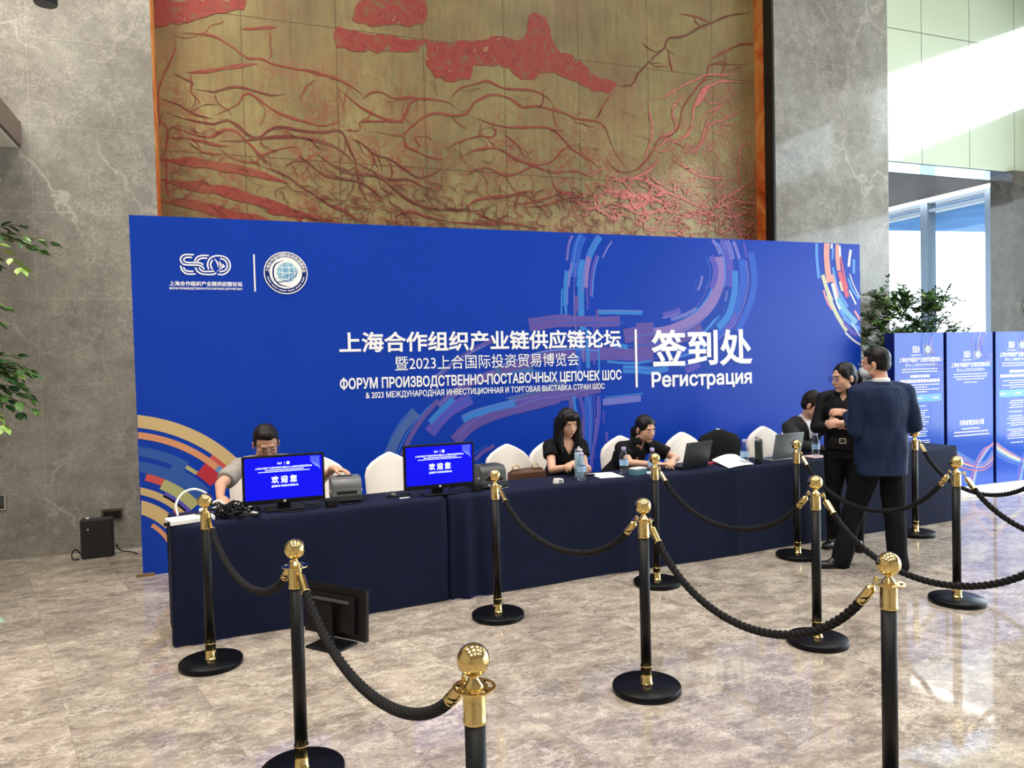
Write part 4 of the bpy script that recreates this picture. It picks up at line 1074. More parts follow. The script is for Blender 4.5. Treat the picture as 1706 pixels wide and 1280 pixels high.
# power strip
ps = thing('power_strip', 'flat white power strip overhanging the near corner of the tablecloth', 'power strip', (-.225, 5.22, TOPZ), radians(18))
b = MB(); b.box((-.135, -.07, 0.002), (.135, .07, .034)); b.build('casing', M_whitep, ps, bevel=.006)
for k in range(4):
    b = MB(); b.box((-.10+k*.062, -.03, .0342), (-.06+k*.062, .03, .0352)); b.build('socket', mat('pale_grey_plastic', C(205, 205, 202), .4), ps)
b = MB(); b.tube([(-.135, -.045, .016), (-.165, -.047, .014)], .012, 10); b.build('cord_grip', M_blackp, ps)
b = MB(); b.box((.06, -.02, .035), (.10, .02, .075)); b.build('plug', M_whitep, ps, bevel=.005)
cord('white cable standing up in a loop over the power strip', [(-.30, 5.30, z+.03), (-.31, 5.33, z+.10), (-.27, 5.35, z+.165), (-.20, 5.36, z+.185), (-.13, 5.37, z+.15), (-.10, 5.37, z+.085), (-.06, 5.37, z+.095), (-.02, 5.36, z+.07)], .0075, M_whitep)

# little things along the tables
M_brown = mat('brown_leather', C(92, 58, 36), .5, nz=.15, nscale=20)
M_brass = mat('polished_brass', C(214, 188, 126), .10, 1.0)
hb = thing('handbag', 'brown leather handbag with brass rings behind the far edge of the long table', 'bag', (2.36, 5.93, 0), .08)
b = MB(); b.prism([(-.19, .50), (.19, .50), (.16, .795), (-.16, .795)], -.045, .045, 0, 'y'); b.build('body', M_brown, hb, bevel=.015)
b = MB(); b.tube([(-.15, 0, .79), (-.14, 0, .805), (0, 0, .812), (.14, 0, .805), (.15, 0, .79)], .008); b.build('strap', M_brown, hb)
for x in (-.10, .08):
    b = MB(); b.tube([(x+.032*cos(a), .0, .822+.026*sin(a)) for a in [k*2*pi/18 for k in range(19)]], .005, 8); b.build('ring', M_brass, hb)
b = MB(); b.box((-.15, -.18, .474), (.15, .10, .499)); o = b.build('cushion', mat('grey_felt', C(110, 108, 106), .9), None, (2.36, 6.02, 0), .01); tag(o, 'thin grey seat pad under the brown handbag', 'cushion')
ms = thing('computer_mouse', 'black computer mouse lying on the cloth left of the second monitor', 'mouse', (1.125, 5.50, TOPZ), .4)
b = MB(); b.sphere((0, 0, .004), (.034, .055, .034), 20); b.v = [(x, y, max(z_, .001)) for x, y, z_ in b.v]; b.build('shell', mat('dark_grey_gloss', C(44, 45, 47), .25), ms)
b = MB(); b.tube([(0, .02, .033), (0, .034, .028)], .006, 8); b.build('wheel', M_whitep, ms)
cord('black mouse lead curled on the cloth beside the second monitor', [(1.15, 5.48, z+.006), (1.19, 5.43, z+.006), (1.23, 5.44, z+.02), (1.26, 5.50, z+.006), (1.20, 5.53, z+.006), (1.24, 5.57, z+.006)], .004, M_blackp)
def slab(name, pts, z0, z1, m, label, cat, group=None, bevel=0):
    o = MB().prism(pts, z0, z1, 0, 'z').build(name, m, bevel=bevel); return tag(o, label, cat, group)
M_paper = mat('white_paper', C(242, 241, 236), .7, nz=.015, nscale=8)
slab('name_card', [(1.16, 5.37), (1.235, 5.385), (1.23, 5.415), (1.155, 5.40)], z+.001, z+.003, M_paper, 'small white card on the cloth in front of the mouse', 'card')
slab('paper_sheet', [(2.83, 5.49), (3.03, 5.46), (3.06, 5.74), (2.84, 5.765)], z+.001, z+.004, M_paper, 'white paper sheets lying between the flask and the second water bottle', 'paper', 'papers on the long table')
slab('paper_sheet', [(3.19, 5.56), (3.33, 5.50), (3.38, 5.60), (3.24, 5.66)], z+.001, z+.004, M_paper, 'white paper lying under the hand of the woman with the ponytail', 'paper', 'papers on the long table')
o = MB()
n = 10; vs_ = []
for i in range(n+1):
    for j in range(2):
        u = i/n; vs_.append((4.03+.30*u+.06*j, 5.43+.05*u+.33*j, z+.004+.035*sin(u*2.4)*(.3+.7*j)+.03*j))
o.add(vs_, [(2*i, 2*i+2, 2*i+3, 2*i+1) for i in range(n)], 0, True); o.add([(x, y, q-.002) for x, y, q in vs_], [(2*i, 2*i+1, 2*i+3, 2*i+2) for i in range(n)], 0, True)
tag(o.build('paper_sheet', M_paper), 'curled white paper sheets beside the black laptop', 'paper', 'papers on the long table')
slab('folder', [(4.02, 5.70), (4.22, 5.74), (4.20, 5.80), (4.0, 5.765)], z+.001, z+.014, mat('red_card', C(170, 52, 58), .6), 'dark red folder lying behind the curled paper', 'folder')
slab('booklet', [(5.07, 5.56), (5.25, 5.57), (5.26, 5.74), (5.08, 5.73)], z+.001, z+.008, mat('pink_paper', C(228, 196, 188), .65), 'pale pink booklet in front of the suited man, beside the last bottle', 'booklet')
wd = thing('desktop_gadget', 'small white and grey gadget on the cloth before the long-haired woman', 'gadget', (2.43, 5.44, z), .3)
b = MB(); b.prism([(-.04, 0.001), (.04, 0.001), (.033, .036), (-.028, .042)], -.025, .025, 0, 'y'); b.build('case', M_whitep, wd, bevel=.006)
b = MB(); b.box((-.015, -.0262, .01), (.02, -.0252, .03)); b.build('front_panel', mat('mid_grey_plastic', C(130, 135, 140), .4), wd)
cs = thing('card_stack', 'stack of teal and white cards between two water bottles', 'card stack', (3.205, 5.545, z), .25)
for k in range(5):
    b = MB(); b.box((-.062+.002*(k % 2), -.042, .001+k*.011), (.062+.002*(k % 2), .042, .0105+k*.011)); b.build('card_pack', mat('teal_card', C(92, 142, 160), .5) if k < 4 else M_paper, cs)
def lathe_thing(name, loc, label, cat, parts, group=None):
    t = thing(name, label, cat, loc, 0, group)
    for nm, prof, m in parts:
        b = MB(); b.lathe(prof, 24); b.build(nm, m, t)
    return t
lathe_thing('flask', (2.69, 5.60, z), 'pale blue insulated flask with steel lid beside the long-haired woman', 'flask',
            [('body', [(.033, .001), (.036, .006), (.036, .20), (.032, .212)], mat('pale_blue_enamel', C(166, 196, 212), .4)), ('lid', [(.031, .212), (.031, .238), (.026, .244)], M_chrome), ('loop', [(.012, .244), (.012, .256), (.008, .258)], M_chrome)])
lathe_thing('flask', (4.44, 5.55, z), 'dark green insulated flask with steel lid in front of an empty white chair', 'flask',
            [('body', [(.034, .001), (.036, .006), (.036, .195), (.032, .205)], mat('dark_green_enamel', C(22, 42, 36), .35)), ('lid', [(.030, .205), (.030, .235), (.026, .239)], M_chrome)])
M_pet = glass_mat('clear_plastic', (.86, .90, .94, 1), .16)
M_cap = mat('lavender_cap', C(176, 170, 214), .4)
M_label = mat('blue_white_label', C(150, 186, 226), .4, nz=.35, nscale=40)
def make_bottle(label):
    t = thing('water_bottle', label, 'bottle', (0, 0, 0), 0, 'clear water bottles on the long table')
    prof = [(.022, .001), (.031, .006), (.032, .02), (.0295, .03), (.032, .042), (.0305, .056), (.0325, .07), (.0325, .12), (.030, .145), (.024, .170), (.015, .190), (.013, .20)]
    b = MB(); b.lathe(prof, 24); b.build('bottle_wall', M_pet, t)
    b = MB(); b.lathe([(.0328, .072), (.0331, .074), (.0331, .118), (.0328, .12)], 24, cap=False); b.build('label', M_label, t)
    b = MB(); b.lathe([(.0155, .198), (.0165, .202), (.0165, .218), (.014, .222)], 20); b.build('cap', M_cap, t)
    return t
bt = make_bottle('clear water bottle standing against the pale blue flask')
for k, (x, y, lb) in enumerate(((2.645, 5.46, None), (3.11, 5.61, 'clear water bottle between the paper sheets and the teal cards'), (3.275, 5.43, 'clear water bottle in front of the woman with the ponytail, partly behind a brass ball'),
                                (4.285, 5.55, 'clear water bottle between the black jacket and the dark green flask'), (5.16, 5.64, 'clear water bottle in front of the suited man, beside the standing woman'))):
    c = bt if k == 0 else copy_tree(bt); c.location = (x, y, z)
    c.scale = (1.12, 1.12, 1.02)
    if lb: c['label'] = lb
# laptops, open, backs to the hall
def laptop(loc, rz, label, m_lid, m_base, W, D, tilt, mark=None):
    t = thing('laptop', label, 'laptop', loc, rz, None)
    b = MB(); b.box((-W/2, 0, .003), (W/2, D, .022)); b.build('base', m_base, t, bevel=.003)
    b = MB(); b.box((-W/2+.02, .05, .0222), (W/2-.02, D*.55, .0232)); b.build('keyboard', M_black2, t)
    Ml = T(0, .0, .023) @ Matrix.Rotation(tilt, 4, 'X')
    b = MB(); b.box((-W/2, -.008, 0), (W/2, 0, D*.98), 0, Ml); ld = b.build('lid', m_lid, t, bevel=.003)
    b = MB(); b.box((-W/2+.01, .0005, .012), (W/2-.01, .0015, D*.98-.01), 0, Ml); b.build('screen', mat('dark_glass', C(8, 9, 11), .08), ld)
    if mark: 
        b = MB(); mark(b, Ml, W, D); b.build('maker_mark', M_chrome, ld)
    return t
def mk1(b, Ml, W, D): letters(b, 'ThinkPad', 0, .055, 0, .012, lambda x, z_: Ml @ Vector((-W/2+.012+x*.75+z_*.3, -.0087, D*.86+x*.55+z_*.6)), 0, .01)
def mk2(b, Ml, W, D): letters(b, 'ThinkBook', 0, .05, 0, .008, lambda x, z_: Ml @ Vector((-W/2+.04+x, -.0087, D*.88+z_)), 0, 0)
laptop((3.80, 5.60, z), .26, 'black open laptop seen from behind between the ponytail woman and curled papers', mat('laptop_black', C(38, 40, 43), .42), M_blackp, .33, .225, .26, mk1)
laptop((4.78, 5.60, z), .12, 'silver grey open laptop seen from behind beside the dark green flask', mat('laptop_silver', C(140, 144, 146), .35, .6), mat('laptop_silver_base', C(170, 172, 172), .4, .5), .355, .24, -.38*-.55, mk2)

# against the marble wall
bx = thing('equipment_box', 'black steel equipment box leaning upright against the marble wall', 'box', (-1.135, 7.93, 0), .04)
b = MB(); b.box((-.135, -.055, .003), (.135, .055, .362)); b.build('case', mat('satin_black_steel', C(30, 31, 35), .4, .2), bx, bevel=.014)
b = MB(); b.box((.025, -.058, .262), (.105, -.054, .276)); b.build('handle_slot', M_black2, bx)
b = MB(); b.lathe([(.008, 0), (.008, .006)], 16, 0, T(-.07, -.055, .272) @ Matrix.Rotation(radians(90), 4, 'X')); b.build('lock', M_chrome, bx)
b = MB(); b.lathe([(.016, .362), (.012, .372), (.004, .374)], 16, 0, T(-.075, 0, 0)); b.build('knob', M_whitep, bx)
cord('black cable looping on the floor beside the steel equipment box', [(-1.275, 7.95, .03), (-1.32, 7.93, .09), (-1.345, 7.9, .05), (-1.33, 7.88, .008), (-1.28, 7.88, .007)], .006, M_blackp)
cord('black cable running from the equipment box along the floor to the backdrop', [(-.985, 7.95, .10), (-.97, 7.99, .04), (-.93, 7.97, .02), (-.86, 7.93, .015), (-.80, 7.85, .008)], .006, M_blackp)
so = thing('socket_box', 'dark recessed socket box in the marble behind the equipment box', 'socket', (-1.03, YW, .345))
b = MB(); b.box((-.095, -.012, -.052), (.085, 0, .052)); b.box((-.08, -.013, -.042), (.07, -.0121, .03), 1); b.build('frame', [mat('brushed_steel', C(120, 112, 100), .35, .8), M_black2], so)
ex = thing('exit_sign', 'low green lit exit sign on the marble wall, cut by the picture edge', 'sign', (-2.02, YW, .542))
b = MB(); b.box((-.17, -.022, -.07), (.118, 0, .07)); b.build('frame', M_chrome, ex)
b = MB(); b.box((-.16, -.0235, -.062), (.108, -.0221, .062)); b.build('glass', mat('smoked_glass', C(60, 66, 62), .15), ex)
b = MB(); b.prism([(-.1, -.012), (.02, -.012), (.02, -.035), (.072, 0), (.02, .035), (.02, .012), (-.1, .012)], -.0242, -.0236, 0, 'y'); b.build('arrow', emit_mat('green_glow', (.05, .9, .5), 1.6), ex)
b = MB(); b.box((.05, -.0242, -.055), (.10, -.0236, -.042)); b.build('switch_plate', M_black2, ex)
sl = thing('spotlight', 'dark cylindrical spotlight hanging high in front of the marble wall', 'spotlight', (-1.335, 7.72, 4.93))
b = MB(); b.lathe([(.088, 0), (.094, .012), (.094, .26), (.08, .28)], 28); b.build('housing', mat('dark_blue_black_metal', C(26, 32, 42), .35, .5), sl)
b = MB(); b.tube([(0, 0, .28), (0, 0, 4.0)], .008); b.build('stem', M_black2, sl)
# ------------------------------------------------------------------ stanchions and ropes
M_pole = mat('black_coated_pole', C(14, 15, 17), .42, 0, .25, nz=.1, nscale=30)
M_baseb = mat('black_base', C(11, 12, 16), .34, 0, .14)
M_rope = mat('black_twisted_rope', C(17, 16, 17), .75, spec=.25, nz=.35, nscale=120, bump=.3, bscale=300)
def make_stanchion(label):
    t = thing('stanchion', label, 'stanchion', (0, 0, 0), 0, 'brass topped rope stanchions')
    b = MB(); b.lathe([(.172, .001), (.176, .006), (.176, .028), (.171, .034), (.03, .036)], 48); b.build('base', M_baseb, t)
    b = MB(); b.lathe([(.034, .035), (.033, .042), (.029, .044), (.0285, .125), (.031, .127), (.031, .132)], 32); b.build('lower_collar', M_brass, t)
    b = MB(); b.lathe([(.027, .125), (.027, .805)], 32); b.build('pole', M_pole, t)
    b = MB(); b.lathe([(.0295, .795), (.031, .797), (.031, .804), (.0295, .806), (.0295, .882), (.029, .885)], 32); b.build('upper_collar', M_brass, t)
    b = MB()
    n = 40; vs_ = []                          # ring plate with four slots
    for z in (.885, .889):
        for r in (.026, .0355, .047, .0555):
            for k in range(n): vs_.append((r*cos(2*pi*k/n), r*sin(2*pi*k/n), z))
    fs = []
    for k in range(n):
        k2 = (k+1) % n
        for q in range(3):
            if q == 1 and k % 10 in (1, 2, 3, 4, 5, 6, 7): continue
            fs.append((q*n+k, q*n+k2, (q+1)*n+k2, (q+1)*n+k)); fs.append(((q+4)*n+k, (q+4)*n+k2, (q+5)*n+k2, (q+5)*n+k))
        fs.append((3*n+k, 3*n+k2, 7*n+k2, 7*n+k)); fs.append((0*n+k, 0*n+k2, 4*n+k2, 4*n+k))
        if k % 10 in (1, 2, 3, 4, 5, 6, 7):
            for q in (1, 2): fs.append((q*n+k, q*n+k2, (q+4)*n+k2, (q+4)*n+k))
    b.add(vs_, fs, 0, False); b.build('rope_ring', M_brass, t)
    b = MB(); prof = [(.027, .888), (.024, .893), (.013, .908), (.0105, .914), (.0115, .919)]
    for k in range(1, 17):
        a = radians(-72+162*k/16.0); prof.append((max(.0008, .0425*cos(a)), .9575+.0425*sin(a)))
    b.lathe(prof, 40); b.build('ball_finial', M_brass, t)
    return t
def hook_pt(p, q, z=.885, r=.047):
    d = Vector((q[0]-p[0], q[1]-p[1], 0)).normalized(); return Vector((p[0], p[1], z))+d*r
def rope(p, q, sag, label, both=True):
    A, B = hook_pt(p, q), hook_pt(q, p)
    t = thing('rope', label, 'rope', ((p[0]+q[0])/2, (p[1]+q[1])/2, 0), 0, 'black twisted ropes between the stanchions')
    o = Vector(t.location); N = 330
    def pos(u):                                # sagging curve, steep at the ends
        k = abs(2*u-1); s = 1-(.72*k**2+.28*k**5)
        q_ = A.lerp(B, u); return q_-Vector((0, 0, sag*s))-o
    P = [pos(i/N) for i in range(N+1)]
    L = [0]
    for i in range(N): L.append(L[-1]+(P[i+1]-P[i]).length)
    tot = L[-1]
    def at(l):
        import bisect
        i = min(N-1, max(0, bisect.bisect(L, l)-1)); f = (l-L[i])/max(1e-9, L[i+1]-L[i]); return P[i].lerp(P[i+1], f)
    b = MB(); n = int((tot-.14)/.0052)
    side = (B-A).cross(Vector((0, 0, 1))).normalized()
    C_ = [at(.07+(tot-.14)*i/n) for i in range(n+1)]
    for st in range(3):
        path = []
        for i in range(n+1):
            tg = (C_[min(n, i+1)]-C_[max(0, i-1)]).normalized(); nn = tg.cross(side).normalized()
            a = 2*pi*(i*.0052/.085)+st*2*pi/3; path.append(C_[i]+(side*cos(a)+nn*sin(a))*.0094)
        b.tube(path, .0096, 7)
    b.build('cord', M_rope, t)
    for e in (0, 1):
        l0, l1 = (.035, .115) if e == 0 else (tot-.035, tot-.115)
        a, c = at(l0), at(l1); d = (c-a).normalized(); R = d.to_track_quat('Z', 'Y').to_matrix().to_4x4(); R.translation = a
        ln = (c-a).length
        b = MB(); b.lathe([(.006, -.004), (.015, 0), (.018, .004), (.018, ln-.006), (.0195, ln-.004), (.0195, ln)], 20, 0, R); b.build('ferrule', M_brass, t)
        h = (A if e == 0 else B)-o; b = MB()
        b.sphere(a-d*.004, .0075, 12); dd = Vector((h.x-a.x, h.y-a.y, 0)); dd = dd.normalized() if dd.length > 1e-6 else Vector((1, 0, 0))
        b.tube([a-d*.004, a.lerp(h, .35)+Vector((0, 0, .012)), a.lerp(h, .7)+Vector((0, 0, .022)), h+Vector((0, 0, .013)), h+dd*.006+Vector((0, 0, 0.002)), h+dd*.0-Vector((0, 0, .012))], .0038, 8); b.build('hook', M_brass, t)
    return t
ST = {'A1': (-.12, 4.718), 'A2': (1.674, 4.79), 'A3': (3.022, 4.978), 'A4': (4.495, 5.140), 'A5': (6.005, 5.294), 'B1': (.255, 3.274), 'B2': (1.992, 3.402), 'B3': (3.247, 3.557), 'B4': (4.625, 3.747), 'B5': (6.02, 3.95), 'C1': (.573, 1.839), 'C2': (2.206, 2.06), 'C3': (3.66, 2.28), 'C4': (5.0, 2.45)}
SL = {'A1': 'brass topped stanchion before the left end of the tablecloth with the power strip', 'A2': 'brass topped stanchion standing before the second tablecloth, right of the second monitor',
      'A3': 'brass topped stanchion whose ball overlaps the woman with the ponytail', 'A4': 'brass topped stanchion in front of the silver laptop, close beside the standing woman',
      'A5': 'stanchion hidden behind the man in the blue suit, near the end of the tables', 'B1': 'brass topped stanchion in front of the black monitor standing on the floor',
      'B2': 'brass topped stanchion on open floor, standing before the one by the ponytail woman', 'B3': 'brass topped stanchion on open floor to the left of the standing man and woman',
      'B4': 'brass topped stanchion to the right of the man in the blue suit', 'B5': 'stanchion outside the view beside the sign boards', 'C1': 'near stanchion cut off below its collar, one rope hanging from its ring',
      'C2': 'near stanchion with its base cut off, standing below the man in the blue suit', 'C3': 'stanchion outside the view to the right of the nearest row', 'C4': 'stanchion outside the view at the far end of the nearest row'}
s0 = make_stanchion(SL['A1'])
for k, (key, (x, y)) in enumerate(ST.items()):
    c = s0 if k == 0 else copy_tree(s0); c.location = (x, y, 0); c['label'] = SL[key]; c.rotation_euler = (0, 0, .4*k)
for a, b_, sg, lb in (('A1', 'B1', .245, 'black rope hanging before the left end of the first tablecloth'), ('A2', 'B2', .29, 'black rope hanging before the long tablecloth, below the brown handbag'),
                      ('A3', 'B3', .32, 'black rope hanging before the long tablecloth, below the laptops'), ('A4', 'B4', .365, 'black rope hanging across the legs of the standing man and woman'),
                      ('A5', 'B5', .40, 'black rope before the end of the tablecloth and sign boards'), ('B1', 'C1', .265, 'black rope crossing in front of the black monitor on the floor'),
                      ('B2', 'C2', .355, 'black rope hanging over open floor toward the stanchion before the suited man'), ('B3', 'C3', .385, 'black rope running behind the brass ball nearest the standing man, toward the picture edge'),
                      ('B4', 'C4', .37, 'black rope falling over the bright floor beside the sign boards')):
    rope(ST[a], ST[b_], sg, lb)
# ------------------------------------------------------------------ people
def V3(*a): return Vector(a)
def rcone(mb, p0, p1, r0, r1, n=16, k=5, capr=(1.0, 1.0)):
    """round-ended tapered limb, closed."""
    p0, p1 = Vector(p0), Vector(p1); d = p1-p0; L = d.length; d = d.normalized() if L > 1e-6 else V3(0, 0, 1)
    a = d.orthogonal().normalized(); b_ = d.cross(a); prof = []
    for i in range(k+1):
        t = pi/2*(i/k); prof.append((-r0*cos(t)*capr[0], max(1e-4, r0*sin(t))))
    for i in range(k+1):
        t = pi/2*(i/k); prof.append((L+r1*sin(t)*capr[1], max(1e-4, r1*cos(t))))
    vs_ = []; m_ = len(prof)
    for z, r in prof:
        for q in range(n):
            an = 2*pi*q/n; vs_.append(p0+d*z+(a*cos(an)+b_*sin(an))*r)
    fs = [(i*n+q, i*n+(q+1) % n, (i+1)*n+(q+1) % n, (i+1)*n+q) for i in range(m_-1) for q in range(n)]
    fs += [tuple(reversed(range(n))), tuple((m_-1)*n+q for q in range(n))]
    mb.add(vs_, fs, 0, True)
def chain(mb, pts, rs):
    for i in range(len(pts)-1): rcone(mb, pts[i], pts[i+1], rs[i], rs[i+1])
def loft(mb, rings, n=28, ex=2.3):
    """closed loft: rings of (centre, half width, half depth, u axis, v axis)."""
    vs_ = []
    for c, a, d, u, v in rings:
        for q in range(n):
            t = 2*pi*q/n; cx_, sx_ = cos(t), sin(t)
            e = 2/ex; X = a*(abs(cx_)**e)*(1 if cx_ >= 0 else -1); Y = d*(abs(sx_)**e)*(1 if sx_ >= 0 else -1)
            vs_.append(c+u*X+v*Y)
    m_ = len(rings)
    fs = [(i*n+q, i*n+(q+1) % n, (i+1)*n+(q+1) % n, (i+1)*n+q) for i in range(m_-1) for q in range(n)]
    fs += [tuple(reversed(range(n))), tuple((m_-1)*n+q for q in range(n))]
    mb.add(vs_, fs, 0, True)
def remesh(mb, voxel, smooth=4, wob=0.0, wscale=9.0, seed=0):
    """one continuous skin around all the pieces in mb; returns verts, faces."""
    me = bpy.data.meshes.new('tmp'); me.from_pydata(mb.v, [], mb.f)
    bm = bmesh.new(); bm.from_mesh(me); bmesh.ops.recalc_face_normals(bm, faces=bm.faces); bm.to_mesh(me); bm.free()
    o = bpy.data.objects.new('tmp', me); COL.objects.link(o)
    r = o.modifiers.new('r', 'REMESH'); r.mode = 'VOXEL'; r.voxel_size = voxel; r.adaptivity = 0
    if smooth: s_ = o.modifiers.new('s', 'SMOOTH'); s_.factor = .5; s_.iterations = smooth
    dg = bpy.context.evaluated_depsgraph_get(); dg.update()
    m2 = bpy.data.meshes.new_from_object(o.evaluated_get(dg))
    from mathutils import noise as mn
    vs_ = []; off = Vector((seed*3.1, seed*1.7, 0))
    for v in m2.vertices:
        c = v.co.copy()
        if wob:
            q = Vector((c.x*wscale, c.y*wscale, c.z*wscale*.45))+off
            c += v.normal*wob*(mn.noise(q)+.6*mn.noise(q*2.3))
        vs_.append(c)
    fs = [tuple(p.vertices) for p in m2.polygons]
    bpy.data.objects.remove(o); bpy.data.meshes.remove(me); bpy.data.meshes.remove(m2)
    return vs_, fs
def skin(name, pieces, m, parent, voxel=.007, smooth=4, cut=None, wob=0.0, seed=0, extra=None, wscale=9.0):
    mb = MB(); pieces(mb); vs_, fs = remesh(mb, voxel, smooth, wob, wscale, seed)
    if cut:
        keep = []
        for f in fs:
            c = sum((vs_[i] for i in f), Vector())/len(f)
            if not cut(c): keep.append(f)
        used = sorted({i for f in keep for i in f}); mp = {i: k for k, i in enumerate(used)}
        vs_ = [vs_[i] for i in used]; fs = [tuple(mp[i] for i in f) for f in keep]
        ec = {}
        for f in fs:
            for i in range(len(f)):
                e = (min(f[i], f[i-1]), max(f[i], f[i-1])); ec[e] = ec.get(e, 0)+1
        nb = {}
        for (a, b_), n in ec.items():
            if n == 1: nb.setdefault(a, []).append(b_); nb.setdefault(b_, []).append(a)
        for _ in range(10):                   # smooth the cut edge
            new = {i: vs_[i]*.4+sum((vs_[k] for k in q), Vector())*(.6/len(q)) for i, q in nb.items()}
            for i, c in new.items(): vs_[i] = c
    out = MB(); out.add(vs_, fs, 0, True)
    if extra: extra(out)
    o = out.build(name, m, parent)
    return o
def ik(a, b_, l1, l2, pole):
    a, b_, pole = Vector(a), Vector(b_), Vector(pole); d = b_-a; L = min(d.length, (l1+l2)*.999); dn = d.normalized()
    x = (l1*l1-l2*l2+L*L)/(2*L); h = sqrt(max(0, l1*l1-x*x))
    n = pole-a; n = n-dn*n.dot(dn); n = n.normalized()
    return a+dn*x+n*h
M_skin1 = mat('skin_light', C(214, 168, 142), .5, nz=.05, nscale=30, sss=.12)
M_skin2 = mat('skin_tan', C(198, 150, 124), .5, nz=.05, nscale=30, sss=.12)
M_hair = mat('black_hair', C(13, 11, 11), .42, spec=.25, nz=.35, nscale=60, bump=.25, bscale=160)
M_hairb = mat('brown_black_hair', C(26, 19, 17), .5, spec=.2, nz=.3, nscale=60, bump=.25, bscale=160)
M_eye = mat('eye_white', C(226, 220, 214), .3); M_iris = mat('dark_iris', C(24, 16, 14), .2); M_lip = mat('lip', C(176, 108, 98), .45); M_brow = mat('brow', C(30, 22, 20), .7)
M_bshirt = mat('black_knit', C(13, 13, 15), .8, spec=.2, nz=.15, nscale=30)
M_gshirt = mat('grey_tshirt', C(148, 141, 134), .85, nz=.10, nscale=25, bump=.2, bscale=40)
M_suit = mat('charcoal_suit', C(38, 36, 37), .8, spec=.2, nz=.12, nscale=60)
M_navys = mat('navy_suit', C(20, 36, 66), .7, nz=.14, nscale=50, spec=.2, bump=.15, bscale=25)
M_trs = mat('black_trousers', C(12, 13, 17), .8, spec=.15, nz=.12, nscale=30, bump=.12, bscale=24)
M_shirtw = mat('white_shirt', C(226, 228, 230), .7, nz=.03, nscale=10)
M_shoe = mat('black_leather', C(22, 19, 18), .3, nz=.1, nscale=30)
M_rimm = mat('dark_spectacle_frame', C(30, 26, 26), .3, .2)
M_lens = glass_mat('spectacle_lens', (.95, .96, .97, 1), .08)

def axes(yaw_deg, pitch_deg=0, roll_deg=0):
    """facing axes: yaw 0 looks towards -Y (to the camera side), positive turns towards +X; pitch + looks down."""
    y = radians(yaw_deg); p = radians(pitch_deg); r = radians(roll_deg)
    F0 = V3(sin(y), -cos(y), 0); Lf = V3(cos(y), sin(y), 0); U0 = V3(0, 0, 1)
    F = F0*cos(p)-U0*sin(p); U = U0*cos(p)+F0*sin(p)
    L2 = Lf*cos(r)+U*sin(r); U2 = U*cos(r)-Lf*sin(r)
    return F, L2, U2                            # forward, person's left, up
HS = [1.0]
def head_pieces(mb, c, ax, female=False):
    F, L, U = ax; R = Matrix((L, F, U)).transposed(); k = HS[0]*(.97 if female else 1.0)
    def E(f, l, u, rl, rf, ru): mb.sphere(c+F*f*k+L*l*k+U*u*k, (rl*k, rf*k, ru*k), 20, 0, R)
    E(-.012, 0, .032, .076, .094, .084); E(.028, 0, -.030, .066, .064, .082); E(.020, 0, -.062, .054, .056, .046)
    E(.056, 0, -.096, .026 if female else .031, .024, .020)
    for s_ in (-1, 1):
        E(.052, s_*.036, -.030, .024, .026, .026); E(.010, s_*.050, -.066, .018, .030, .026)
        E(-.014, s_*.078, -.012, .009, .018, .030); E(-.008, s_*.083, .002, .007, .012, .016)
    rcone(mb, c+(F*.0785+L*-.034+U*.026)*k, c+(F*.0785+L*.034+U*.026)*k, .0085 if female else .0115, .0085 if female else .0115)
    rcone(mb, c+(F*.0865+U*.008)*k, c+(F*.1015-U*.030)*k, .0075, .0115); 
    for s_ in (-1, 1): E(.0935, s_*.0105, -.034, .0085, .009, .0075)
    E(.0865, 0, -.062, .024, .0105, .013)
def face_marks(out, c, ax, female=False, closed=False):
    F, L, U = ax; R = Matrix((L, F, U)).transposed(); k = HS[0]*(.97 if female else 1.0)
    for s_ in (-1, 1):
        e = c+(F*.0845+L*s_*.0325+U*.0015)*k
        if not closed:
            out.sphere(e, (.0130*k, .0068*k, .0046*k), 12, 1, R); out.sphere(e+F*.0030-U*.0008, (.0060*k, .0048*k, .0046*k), 12, 2, R)
        p = [c+(F*(.0885-.006*abs(t-.35))+L*s_*(.0325+.0155*(t-.0))+U*(.0065-.006*t*t))*k for t in (-1, -.5, 0, .5, 1)]
        out.tube(p, [.001, .0017, .002, .0017, .001], 6, 2)
        p = [c+(F*(.0955-.008*abs(t))+L*s_*(.034+.018*t)+U*(.024+.003*(1-t*t)))*k for t in (-1, -.4, .2, .7, 1)]
        out.tube(p, [.0018, .003, .0032, .0024, .0012], 6, 4)
    for du, rr_ in ((-.0590, .0030), (-.0655, .0036)):
        p = [c+(F*(.0975-.010*t*t)+L*.019*t+U*(du-(.0015*t*t if du > -.06 else -.003*t*t)))*k for t in (-1, -.6, -.2, .2, .6, 1)]
        out.tube(p, [.001, rr_*.8, rr_, rr_, rr_*.8, .001], 8, 3)
    for s_ in (-1, 1): out.sphere(c+(F*.1010+L*s_*.006-U*.0410)*k, (.003, .002, .0015), 8, 2, R)
